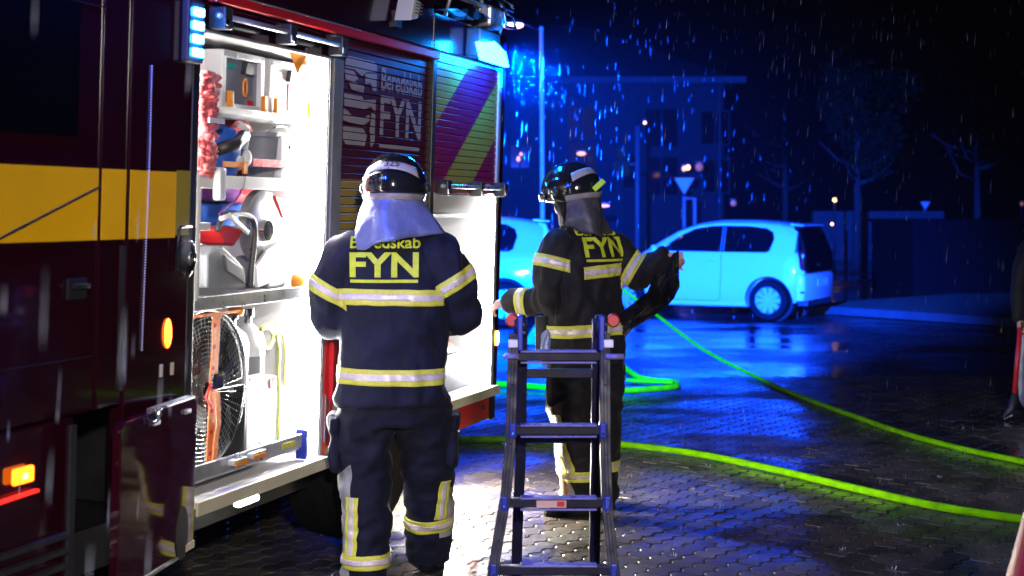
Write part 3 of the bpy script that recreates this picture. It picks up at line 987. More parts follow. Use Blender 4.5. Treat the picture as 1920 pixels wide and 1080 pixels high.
# two framed boxes on the top shelf
for k, (x0, x1, y0, y1, lab, inner) in enumerate(((417, 496, 90, 193, 'left of two white framed equipment boxes, dark window with orange ring', 'clear_grey'),
                                                  (506, 582, 106, 208, 'right of two white framed equipment boxes, pale window with red stripe', 'white_plastic'))):
    d = 0.095
    bx = thing('equipment_box', lab, 'box', cp(x0, y1, d), FE, 'white framed boxes on the top shelf')
    a, b = cp(x0, 150, d), cp(x1, 150, d)
    w1, w0 = 2.262 + 0.0 * k, 2.0225
    fr = MB()
    th = 0.03
    fr.box(a.x, a.x + th, d, d + 0.38, w0, w1).box(b.x - th, b.x, d, d + 0.38, w0, w1)
    fr.box(a.x + th, b.x - th, d, d + 0.38, w1 - 0.03, w1).box(a.x + th, b.x - th, d, d + 0.38, w0, w0 + 0.028)
    fr.build('box_frame', 'white_plastic', bx, bevel=0.004)
    MB().box(a.x + th, b.x - th, d + 0.02, d + 0.36, w0 + 0.028, w1 - 0.03).build('box_window', inner, bx)
    MB().box(a.x + 0.01, a.x + 0.10, d - 0.003, d, w1 - 0.026, w1 - 0.006).build('box_label', 'grey_plastic', bx)
    MB().box(a.x + 0.05, a.x + 0.13, d + 0.016, d + 0.0195, w1 - 0.068, w1 - 0.05).build('box_label', 'teal_label', bx)
    lt = a.x + 0.17
    MB().prism([(lt, w1 - 0.085), (lt + 0.07, w1 - 0.085), (lt + 0.06, w1 - 0.035), (lt + 0.012, w1 - 0.035)], lambda t, w: (t, d - 0.006, w), lambda t, w: (t, d + 0.018, w)).build('box_latch', 'dark_plastic', bx)
    if k == 0:
        c = Vector((lt + 0.03, d + 0.012, w0 + 0.10))
        MB().tube([c + Vector((0.016 * math.cos(x), 0, 0.036 * math.sin(x))) for x in [R(24 * i) for i in range(15)]], 0.005, 6, True).build('orange_ring', 'amber_plastic', bx, True)
        MB().box(lt + 0.06, lt + 0.10, d + 0.012, d + 0.0195, w0 + 0.03, w0 + 0.05).build('box_label', 'red_plastic', bx)
    else:
        MB().box(lt + 0.02, lt + 0.075, d + 0.014, d + 0.0195, w0 + 0.03, w1 - 0.09).build('box_label', 'red_fabric', bx)
    for sx in (a.x + 0.045, b.x - 0.012):
        MB().box(sx - 0.014, sx + 0.016, d - 0.02, d - 0.001, w0 - 0.001, w0 + 0.075).build('retaining_clip', 'amber_plastic', bx, bevel=0.003)

# middle shelf: blue bag, grey bucket, white canister, strap, rolled red hose
d = 0.10
bg = locker('equipment_bag', 'blue bag with black strap and white trim on the middle shelf', 'bag', 440, 330, d)
a = cp(436, 275, d)
bs = MB()
bs.rings([((a.x + 0.01, 0.2, 1.76), 0.10, 0.10), ((a.x, 0.2, 1.80), 0.125, 0.12), ((a.x, 0.2, 1.88), 0.12, 0.12), ((a.x + 0.02, 0.2, 1.95), 0.09, 0.09), ((a.x + 0.02, 0.2, 1.965), 0.03, 0.03)], 18)
bag = link('bag_body', remeshed(bs, 0.012, 1), 'blue_fabric', None, True)
bag.parent = bg
bag.matrix_parent_inverse = Matrix()
bag.location = -Vector(ORG[bg.name])
MB().tube([(a.x - 0.10, 0.11, 1.86), (a.x - 0.02, 0.075, 1.885), (a.x + 0.06, 0.085, 1.925)], 0.026, 8).build('bag_strap', 'dark_plastic', bg, True)
MB().tube([(a.x + 0.03, 0.09, 1.97), (a.x + 0.075, 0.08, 1.955), (a.x + 0.11, 0.1, 1.92), (a.x + 0.115, 0.11, 1.87)], 0.014, 8).build('bag_trim', 'white_plastic', bg, True)
MB().ball((a.x + 0.03, 0.085, 1.812), 0.035, 0.02, 0.03).ball((a.x + 0.08, 0.08, 1.835), 0.025, 0.02, 0.035).build('bag_toggle', 'white_plastic', bg, True)
solo('ratchet_strap', MB().box(a.x - 0.13, a.x + 0.02, 0.058, 0.066, 1.792, 1.815).box(a.x + 0.02, a.x + 0.05, 0.056, 0.064, 1.768, 1.82), 'amber_plastic', 'short orange strap across the front of the blue bag', 'strap', (a.x, 0.06, 1.79), FE)
q = cp(462, 330, 0.26)
solo('rolled_hose', MB().lathe([(0.02, -0.05), (0.125, -0.05), (0.135, 0.0), (0.125, 0.05), (0.02, 0.05)], (q.x, 0.34, 1.883), 'y', 28), 'red_fabric', 'dark red rolled hose standing behind the blue bag', 'hose', (q.x, 0.34, 1.75), FE, 'auto')
q = cp(497, 330, 0.2)
bk = thing('bucket', 'grey plastic bucket beside the blue bag on the middle shelf', 'bucket', (q.x, 0.22, 1.746), FE)
MB().lathe([(0.075, 1.747), (0.092, 1.93), (0.10, 1.935), (0.10, 1.955), (0.0, 1.953)], (q.x, 0.22, 0), 'z', 24).build('bucket_body', 'grey_plastic', bk, 'auto')
MB().tube([(q.x - 0.09, 0.2, 1.94), (q.x - 0.03, 0.12, 1.985), (q.x + 0.08, 0.14, 1.98)], 0.004, 6).build('bucket_handle', 'steel', bk, True)
q = cp(535, 330, 0.14)
cn = thing('canister', 'white canister with black spout at the right of the middle shelf', 'canister', (q.x, 0.14, 1.746), FE)
MB().box(q.x - 0.09, q.x + 0.10, 0.11, 0.30, 1.747, 1.95).build('canister_body', 'white_plastic', cn, bevel=0.02)
MB().box(q.x - 0.03, q.x + 0.03, 0.10, 0.109, 1.885, 1.905).build('canister_grip', 'dark_plastic', cn)
MB().box(q.x + 0.11, q.x + 0.125, 0.13, 0.15, 1.76, 1.93).build('canister_rod', 'grey_plastic', cn)
solo('cargo_strap', MB().box(cp(474, 303, 0.09).x, cp(560, 303, 0.09).x, 0.088, 0.094, 1.802, 1.834), 'red_fabric', 'pale pink strap stretched across the middle shelf', 'strap', (q.x, 0.09, 1.80), FE)

# lower shelf: soft bags at the back, disc cutter, steel plate, hanging cable
for (x0, x1, y0, y1, m, lab) in ((385, 455, 345, 378, 'purple_fabric', 'purple folded bag on top at the back of the saw shelf'), (440, 505, 352, 380, 'red_plastic', 'red folded bag at the back of the saw shelf'),
                                 (386, 470, 380, 425, 'blue_fabric', 'dark blue folded bag under the purple one')):
    d = 0.30
    a, b = cp(x0, 360, d), cp(x1, 360, d)
    top, bot = cp((x0 + x1) / 2, y0, d).z, cp((x0 + x1) / 2, y1, d).z
    solo('folded_bag', MB().box(a.x, min(b.x, 1.0), d, d + 0.25, bot, top), m, lab, 'bag', (a.x, d, bot), FE, bevel=0.03, smooth=True)
a = cp(415, 545, 0.07)
cs = thing('disc_cutter', 'grey and red petrol disc cutter with silver blade guard on the saw shelf', 'power saw', (a.x, 0.1, 1.285), FE)
bx = [(388, 540), (388, 478), (402, 462), (418, 460), (462, 502), (463, 545)]
P = [cp(x, y, 0.07) for x, y in bx]
MB().prism([(p.x, max(p.z, 1.292)) for p in P], lambda t, w: (t, 0.07, w), lambda t, w: (t, 0.24, w)).build('engine_casing', 'grey_plastic', cs, bevel=0.012)
P = [cp(x, y, 0.062) for x, y in ((420, 478), (456, 505), (458, 532), (424, 508))]
MB().prism([(p.x, p.z) for p in P], lambda t, w: (t, 0.058, w), lambda t, w: (t, 0.069, w)).build('air_filter', 'dark_plastic', cs, bevel=0.004)
P = [cp(x, y, 0.085) for x, y in ((408, 430), (432, 424), (460, 432), (440, 462), (420, 458))]
MB().prism([(p.x, p.z) for p in P], lambda t, w: (t, 0.085, w), lambda t, w: (t, 0.22, w)).build('top_cover', 'red_plastic', cs, bevel=0.01)
P = [cp(x, y, 0.08) for x, y in ((404, 432), (420, 402), (455, 402), (472, 412), (476, 440), (470, 500), (468, 540))]
MB().tube(smooth_path([(p.x, 0.075, max(p.z, 1.30)) for p in P], 5), 0.012, 8).build('front_handle', 'dark_plastic', cs, True)
P = [cp(x, y, 0.07) for x, y in ((412, 410), (428, 404), (462, 436))]
MB().tube([(p.x, 0.065, p.z) for p in P], 0.011, 8).build('throttle_grip', 'white_plastic', cs, True)
c = cp(500, 432, 0.12)
dm = 0.155
MB().lathe([(0.0, 0.0), (dm * 0.9, 0.0), (dm, 0.012), (dm, 0.05), (0.0, 0.05)], (c.x, 0.12, c.z + 0.02), 'y', 36).build('blade_guard', 'aluminium', cs, 'auto')
MB().lathe([(0.0, 0.0), (0.045, 0.0), (0.05, 0.02)], (c.x - 0.02, 0.098, c.z), 'y', 16).build('arbor_nut', 'chrome', cs, 'auto')
P = [cp(x, y, 0.11) for x, y in ((474, 500), (496, 470), (536, 446), (538, 490), (500, 530), (478, 540))]
MB().prism([(p.x, max(p.z, 1.292)) for p in P], lambda t, w: (t, 0.095, w), lambda t, w: (t, 0.112, w)).build('label_plate', 'white_plastic', cs, bevel=0.004)
P = [cp(x, y, 0.13) for x, y in ((508, 366), (532, 372), (540, 392), (524, 410))]
MB().prism([(p.x, p.z) for p in P], lambda t, w: (t, 0.11, w), lambda t, w: (t, 0.2, w)).build('guard_stop', 'red_plastic', cs, bevel=0.006)
q = cp(522, 520, 0.12)
solo('fuel_can', MB().box(q.x - 0.07, q.x + 0.09, 0.13, 0.3, 1.279, 1.42), 'grey_plastic', 'dark grey fuel can behind the disc cutter plate', 'can', (q.x, 0.13, 1.279), FE, bevel=0.015)
q = cp(564, 522, 0.08)
solo('warning_lamp', MB().lathe([(0.03, 0), (0.035, 0.03), (0.028, 0.055), (0.0, 0.06)], (q.x, 0.09, 1.2785), 'z', 16), 'amber_plastic', 'small orange warning lamp at the right end of the saw shelf', 'lamp', (q.x, 0.09, 1.279), FE, True)
P = [cp(x, y, 0.05) for x, y in ((458, 332), (454, 352), (444, 372), (424, 388), (410, 402))]
solo('cable', MB().tube(smooth_path([(p.x, 0.048, p.z) for p in P], 5), 0.004, 6), 'purple_fabric', 'thin violet cable hanging from the middle shelf', 'cable', P[0], FE, True)

# floor of the locker: big fan, cylinders, white cabinet, yellow hose, tray
FC = Vector((cp(383, 730, 0.10).x, 0.10, cp(383, 730, 0.10).z))
fan = thing('pressure_fan', 'large round ventilation fan with wire grille strapped with orange webbing', 'fan', (FC.x, 0.2, 0.6), FE)
FR = 0.315
gr = MB()
for i in range(64):
    a = 2 * math.pi * i / 64
    gr.tube([FC + Vector((0.03 * math.cos(a), -0.012, 0.03 * math.sin(a))), FC + Vector((FR * math.cos(a + 0.25), 0.0, FR * math.sin(a + 0.25)))], 0.0016, 4)
for k in range(1, 17):
    r = 0.03 + (FR - 0.03) * k / 17
    gr.tube([FC + Vector((r * math.cos(x), -0.012 + 0.012 * k / 17, r * math.sin(x))) for x in [2 * math.pi * i / 48 for i in range(48)]], 0.0018, 4, True)
gr.build('wire_grille', 'steel', fan, kind='stuff')
MB().tube([FC + Vector((FR * math.cos(x), 0, FR * math.sin(x))) for x in [2 * math.pi * i / 56 for i in range(56)]], 0.0065, 8, True).build('fan_rim', 'steel', fan, True)
MB().lathe([(FR, 0.0), (FR, 0.22), (FR - 0.02, 0.22), (FR - 0.02, 0.0)], FC + Vector((0, 0.01, 0)), 'y', 48).build('fan_shroud', 'dark_plastic', fan, 'auto')
MB().lathe([(0.0, 0.0), (FR - 0.025, 0.0), (FR - 0.025, 0.01), (0.0, 0.01)], FC + Vector((0, 0.2, 0)), 'y', 40).build('fan_back', 'dark_plastic', fan)
for k in range(7):
    a = 2 * math.pi * k / 7
    e = Vector((math.cos(a), 0, math.sin(a)))
    s = Vector((-math.sin(a), 0, math.cos(a)))
    p0, p1 = FC + e * 0.06 + Vector((0, 0.09, 0)), FC + e * 0.28 + Vector((0, 0.09, 0))
    y = Vector((0, 0.035, 0))
    MB().add([p0 - s * 0.03 - y, p0 + s * 0.03 + y, p1 + s * 0.07 + y, p1 - s * 0.06 - y], [(0, 1, 2, 3)]).build('fan_blade', 'dark_plastic', fan)
MB().lathe([(0.0, -0.03), (0.05, -0.02), (0.055, 0.06), (0.0, 0.07)], FC + Vector((0, 0.06, 0)), 'y', 20).build('fan_hub', 'steel', fan, 'auto')
P = [cp(x, y, 0.06) for x, y in ((404, 588), (402, 640), (397, 720), (394, 800), (390, 880))]
st = MB()
for i in range(4):
    a, b = P[i], P[i + 1]
    st.add([(a.x - 0.028, 0.055, a.z), (a.x + 0.028, 0.055, a.z), (b.x + 0.028, 0.055, b.z), (b.x - 0.028, 0.055, b.z)], [(0, 1, 2, 3)])
s_ = solidify(st.build('webbing_strap', 'orange_strap', fan), 0.003)
s2 = MB()
P2 = [cp(x, y, 0.055) for x, y in ((402, 735), (406, 790), (400, 840), (396, 866))]
for i in range(3):
    a, b = P2[i], P2[i + 1]
    s2.add([(a.x - 0.010, 0.048, a.z), (a.x + 0.026, 0.048, a.z), (b.x + 0.020, 0.048, b.z), (b.x - 0.014, 0.048, b.z)], [(0, 1, 2, 3)])
solidify(s2.build('strap_tail', 'orange_strap', fan), 0.003)
for k in range(7):
    q = cp(399 - k * 1.6, 610 + 40 * k, 0.06)
    MB().box(q.x - 0.010, q.x + 0.010, 0.049, 0.0515, q.z - 0.008, q.z + 0.008).build('strap_mark', 'red_plastic', fan)
q = cp(398, 715, 0.06)
MB().box(q.x - 0.038, q.x + 0.038, 0.030, 0.047, q.z - 0.028, q.z + 0.034).build('strap_buckle', 'chrome', fan, bevel=0.006)
MB().tube([(q.x - 0.05, 0.035, q.z), (q.x - 0.085, 0.035, q.z - 0.05), (q.x - 0.045, 0.035, q.z - 0.09)], 0.006, 6).build('buckle_loop', 'red_plastic', fan, True)
MB().box(0.05, 0.44, 0.05, 0.058, cp(404, 588, 0.06).z - 0.006, cp(404, 588, 0.06).z + 0.006).build('top_webbing', 'orange_strap', fan)
for k, (px, lab) in enumerate(((457, 'left grey gas cylinder with rounded shoulder beside the fan'), (487, 'right grey gas cylinder with rounded shoulder beside the fan'))):
    q = cp(px, 640, 0.20)
    top = 1.085
    cy = thing('gas_cylinder', lab, 'cylinder', (q.x, 0.26, 0.528), FE, 'gas cylinders beside the fan')
    MB().lathe([(0.07, 0.53), (0.075, 0.55), (0.075, 0.98)], (q.x, 0.26, 0), 'z', 24).build('cylinder_body', 'grey_plastic', cy, 'auto')
    MB().lathe([(0.0755, 0.98), (0.076, 1.04), (0.062, 1.085), (0.03, 1.11), (0.02, 1.12)], (q.x, 0.26, 0), 'z', 24).build('cylinder_shoulder', 'white_plastic', cy, True)
    MB().lathe([(0.018, 1.12), (0.018, 1.15), (0.03, 1.15), (0.03, 1.185), (0.0, 1.185)], (q.x, 0.26, 0), 'z', 14).build('cylinder_valve', 'steel', cy, 'auto')
cb = thing('steel_cabinet', 'white steel cabinet standing beside the fan on the locker floor', 'cabinet', (cp(490, 840, 0.10).x, 0.1, 0.6), FE)
a, b = cp(462, 770, 0.10), cp(517, 770, 0.10)
MB().box(a.x, b.x, 0.10, 0.20, 0.56, 0.905).build('cabinet_shell', 'white_paint', cb, bevel=0.006)
MB().box(a.x - 0.02, a.x - 0.002, 0.095, 0.2, 0.56, 0.895).build('cabinet_edge', 'dark_plastic', cb)
for x, y in ((487, 830), (487, 768), (468, 712)):
    q = cp(x, y, 0.1)
    MB().ball((q.x, 0.099, q.z), 0.004, nu=8, nv=5).build('screw', 'grey_plastic', cb)
q = cp(511, 718, 0.1)
MB().box(q.x - 0.03, q.x + 0.03, 0.094, 0.0995, q.z - 0.022, q.z + 0.022).build('cabinet_sticker', 'red_fabric', cb)
for k_, (x0, d_, lab) in enumerate(((522, 0.13, 'left of two pale yellow air hoses standing beside the white cabinet'), (536, 0.17, 'right of two pale yellow air hoses standing beside the white cabinet'))):
    P = [cp(x0 + dx, y, d_) for dx, y in ((-4, 628), (1, 660), (-1, 700), (2, 745), (0, 790), (1, 828))]
    solo('air_hose', MB().tube(smooth_path([(p.x, d_, max(p.z, 0.585)) for p in P], 6), 0.009, 8), 'yellow_hose', lab, 'hose', P[-1], FE, True, group='air hoses beside the cabinet')
P = [cp(x, y, 0.2) for x, y in ((486, 618), (500, 612), (514, 628), (506, 652), (492, 642), (496, 618), (520, 606))]
solo('hose_coil', MB().tube(smooth_path([(p.x, 0.19 + 0.006 * i, p.z) for i, p in enumerate(P)], 6), 0.010, 8), 'yellow_hose', 'small yellow-green hose coil hanging above the white cabinet', 'hose', P[0], FE, True)
q = cp(452, 578, 0.08)
solo('orange_valve_cap', MB().lathe([(0.03, 0), (0.035, 0.03), (0.0, 0.045)], (q.x + 0.03, 0.12, 1.185), 'z', 14), 'amber_plastic', 'orange cap above the gas cylinders under the shelf', 'cap', (q.x, 0.12, 1.18), FE, True)
tr = thing('slide_out_tray', 'silver front rail of the slide-out tray with two amber latches', 'tray', (0.5, 0.0, 0.55), FE)
a, b = cp(352, 893, 0.02), cp(554, 832, 0.02)
MB().bar((0.04, 0.018, 0.617), (0.93, 0.018, 0.617), 0.012, 0.060, (0, 0, 1)).build('tray_rail', 'aluminium', tr, bevel=0.003)
MB().box(0.04, 0.94, 0.03, 0.60, 0.575, 0.583).build('tray_floor', 'white_paint', tr)
for x, y in ((448, 868), (482, 855)):
    q = cp(x, y, -0.01)
    MB().box(q.x - 0.055, q.x + 0.055, -0.022, 0.010, q.z - 0.004, q.z + 0.020).build('tray_latch', 'aluminium', tr, bevel=0.003)
    MB().box(q.x - 0.050, q.x + 0.050, -0.026, -0.0225, q.z - 0.008, q.z + 0.010).build('latch_reflector', 'amber_plastic', tr)
q = cp(540, 836, 0.01)
MB().box(q.x - 0.05, q.x + 0.06, 0.008, 0.0115, 0.604, 0.628).build('tray_label', 'band_yellow', tr)
MB().box(0.945, 0.965, 0.0, 0.05, 0.53, 0.66).build('tray_stop', 'ladder_blue', tr, bevel=0.004)

# ------------------------------------------------------------------ second locker
a = cp(850, 700, 0.08)
dw = thing('tool_chest', 'grey steel tool chest on the floor of the rear locker', 'chest', (a.x, 0.1, 0.59), FE)
MB().box(2.40, 3.22, 0.10, 0.5, 0.592, 0.80).build('drawer_body', 'grey_plastic', dw, bevel=0.006)
MB().box(2.50, 2.62, 0.075, 0.099, 0.66, 0.69).build('drawer_handle', 'dark_plastic', dw, bevel=0.004)
sc = thing('barrier_tape', 'red and white striped tape bundled on the drawer of the rear locker', 'tape', (2.8, 0.14, 0.80), FE)
for k in range(6):
    x = 2.50 + 0.08 * k
    MB().add([(x, 0.10, 0.835), (x + 0.05, 0.10, 0.835), (x + 0.085, 0.16, 0.875), (x + 0.035, 0.16, 0.875)], [(0, 1, 2, 3)]).build('tape_stripe', 'red_plastic' if k % 2 else 'white_plastic', sc)
MB().box(2.50, 3.02, 0.11, 0.3, 0.801, 0.833).build('tape_roll', 'white_plastic', sc, bevel=0.01)
for k, (x0, x1, lab) in enumerate(((2.40, 2.72, 'left white storage box on the upper rear locker shelf'), (2.78, 3.16, 'right white storage box on the upper rear locker shelf'))):
    bx = thing('storage_box', lab, 'box', (x0, 0.2, 1.091), FE, 'storage boxes in the rear locker')
    MB().box(x0, x1, 0.16, 0.5, 1.091, 1.36).build('box_body', 'grey_plastic', bx, bevel=0.012)
    MB().box(x0 - 0.008, x1 + 0.008, 0.152, 0.508, 1.361, 1.39).build('box_lid', 'white_plastic', bx, bevel=0.006)
    MB().box((x0 + x1) / 2 - 0.04, (x0 + x1) / 2 + 0.04, 0.153, 0.159, 1.27, 1.30).build('box_catch', 'dark_plastic', bx)
# ------------------------------------------------------------------ people
def fold_noise(me, amp, scale, seed, stretch=(1, 1, 0.55), fine=0.0018):
    """cloth folds: push the surface in and out along its normals"""
    me.update()
    ns = [v.normal.copy() for v in me.vertices]
    for v, n in zip(me.vertices, ns):
        p = v.co
        q = Vector((p.x * stretch[0] * scale + seed, p.y * stretch[1] * scale, p.z * stretch[2] * scale))
        warp = noise.noise(q * 0.5 + Vector((3.1, seed, 0)))
        a = noise.noise(q + Vector((warp, warp, warp)) * 1.2)
        ridge = 1 - abs(noise.noise(q * 1.7 + Vector((0, 7, seed)))) * 2.2
        v.co = p + n * (amp * a + amp * 0.55 * ridge + fine * noise.noise(q * 5))
    me.update()


def region(src, planes, keep=None, off=0.004):
    """copy of the part of a garment inside all planes (point, outward normal), lifted off the cloth"""
    bm = bmesh.new()
    bm.from_mesh(src)
    for co, no in planes:
        bmesh.ops.bisect_plane(bm, geom=bm.verts[:] + bm.edges[:] + bm.faces[:], plane_co=co, plane_no=no, clear_outer=True)
    if keep:
        bmesh.ops.delete(bm, geom=[f for f in bm.faces if not keep(f.calc_center_median())], context='FACES')
    bm.normal_update()
    for v in bm.verts:
        v.co += v.normal * off
    bmesh.ops.recalc_face_normals(bm, faces=bm.faces)
    return bm


def strip(src, p, axis, hw, keep, parent, root_base, inner=None):
    """fluorescent band round a garment with its reflective middle stripe"""
    p, axis = Vector(p), Vector(axis).normalized()
    out = None
    for h, m, nm, off in ((hw, 'band_yellow', 'reflective_band', 0.0045), (hw * 0.40, 'band_silver', 'silver_stripe', 0.0068)):
        bm = region(src, [(p + axis * h, axis), (p - axis * h, -axis)], keep, off)
        left, parts = set(bm.faces), []
        while left:                                # keep the largest piece only
            st, isl = [left.pop()], []
            while st:
                g = st.pop()
                isl.append(g)
                for e in g.edges:
                    for h2 in e.link_faces:
                        if h2 in left:
                            left.discard(h2)
                            st.append(h2)
            parts.append(isl)
        parts.sort(key=len)
        junk = [g for isl in parts[:-1] if inner or len(isl) < 0.12 * len(parts[-1]) for g in isl]
        if junk:
            bmesh.ops.delete(bm, geom=junk, context='FACES')
        if len(bm.faces) < 3:
            bm.free()
            continue
        o = link(nm, bm_mesh(bm, nm), m, out or parent, True)
        solidify(o, 0.0035)
        out = out or o
    return out


def vertical_strip(src, planes, mid, keep, parent):
    out = None
    for pl, m, nm, off in ((planes, 'band_yellow', 'reflective_band', 0.0045), (mid, 'band_silver', 'silver_stripe', 0.0068)):
        bm = region(src, pl, keep, off)
        if len(bm.faces) < 3:
            bm.free()
            continue
        o = link(nm, bm_mesh(bm, nm), m, out or parent, True)
        solidify(o, 0.0035)
        out = out or o
    return out


def limb(mb, pts, radii, n=14):
    mb.tube(pts, radii, n)
    for p, r in zip(pts, radii):
        mb.ball(p, r * 0.99, nu=14, nv=9)
    return mb


def hand(mb, wrist, d, palm_n, curl, side, s=1.0):
    """palm, four unequal bent fingers and a thumb; d = direction of the hand, palm_n = direction the palm faces"""
    w, d, n = Vector(wrist), Vector(d).normalized(), Vector(palm_n)
    n = (n - d * n.dot(d)).normalized()
    x = d.cross(n) * side                       # towards the thumb
    # palm as a flattened loft
    rings = []
    for t, hw, hd in ((-0.035, 0.027, 0.022), (0.0, 0.029, 0.019), (0.04, 0.040, 0.016), (0.085, 0.042, 0.014), (0.097, 0.036, 0.010)):
        rings.append((w + d * t * s, x * hw * s, n * hd * s))
    mb.rings(rings, 14)
    for k, (off, ln) in enumerate(((0.030, 0.074), (0.010, 0.083), (-0.010, 0.077), (-0.030, 0.060))):
        p = w + d * 0.080 * s + x * off * s
        c = curl + 0.06 * k
        pts, rad = [p - d * 0.02 * s, p], [0.0095 * s, 0.0098 * s]
        ang = 0.0
        for seg, fr in enumerate((0.45, 0.30, 0.25)):
            ang += c * (0.9, 1.1, 0.8)[seg]
            p = p + (d * math.cos(ang) + n * math.sin(ang)) * ln * fr * s
            pts.append(p)
            rad.append((0.0093, 0.0086, 0.0070)[seg] * s)
        limb(mb, pts, rad, 8)
    p = w + d * 0.022 * s + x * 0.030 * s
    a = (x * 0.75 + d * 0.62 + n * 0.25).normalized()
    p2 = p + a * 0.042 * s
    a2 = (x * 0.25 + d * 0.85 + n * (0.35 + 0.4 * curl)).normalized()
    p3 = p2 + a2 * 0.032 * s
    p4 = p3 + (d * 0.8 + n * (0.4 + 0.4 * curl) - x * 0.1).normalized() * 0.026 * s
    limb(mb, [p - a * 0.015, p, p2, p3, p4], [0.013 * s, 0.0145 * s, 0.0115 * s, 0.0105 * s, 0.008 * s], 8)
    return mb


def head(mb, c, f, up=(0, 0, 1)):
    """skull, jaw, brow, nose, lips and ears; c = middle of the head, f = the way it faces"""
    c, f, u = Vector(c), Vector(f).normalized(), Vector(up).normalized()
    r = f.cross(u)
    mb.rings([(c + u * z + f * o, r * a, f * b) for z, o, a, b in
              ((-0.118, 0.045, 0.020, 0.024), (-0.10, 0.036, 0.043, 0.050), (-0.06, 0.020, 0.060, 0.074), (-0.02, 0.006, 0.070, 0.088),
               (0.03, -0.003, 0.076, 0.097), (0.07, -0.006, 0.070, 0.092), (0.10, -0.008, 0.050, 0.068), (0.118, -0.008, 0.015, 0.02))], 20)
    mb.tube([c + f * 0.088 + u * 0.012, c + f * 0.104 - u * 0.018, c + f * 0.112 - u * 0.036, c + f * 0.094 - u * 0.042], [0.009, 0.011, 0.014, 0.012], 8)
    mb.tube([c + f * 0.088 - r * 0.045 + u * 0.018, c + f * 0.098 + u * 0.022, c + f * 0.088 + r * 0.045 + u * 0.018], [0.009, 0.008, 0.009], 6)
    mb.tube([c + f * 0.082 - r * 0.022 - u * 0.066, c + f * 0.095 - u * 0.064, c + f * 0.082 + r * 0.022 - u * 0.066], [0.006, 0.009, 0.006], 6)
    mb.tube([c + f * 0.078 - r * 0.02 - u * 0.078, c + f * 0.090 - u * 0.078, c + f * 0.078 + r * 0.02 - u * 0.078], [0.006, 0.008, 0.006], 6)
    for s in (-1, 1):
        mb.rings([(c + r * s * 0.074 + u * z - f * 0.008, r * 0.010, f * b) for z, b in ((-0.036, 0.008), (-0.015, 0.016), (0.012, 0.020), (0.026, 0.012))], 10)
    return mb


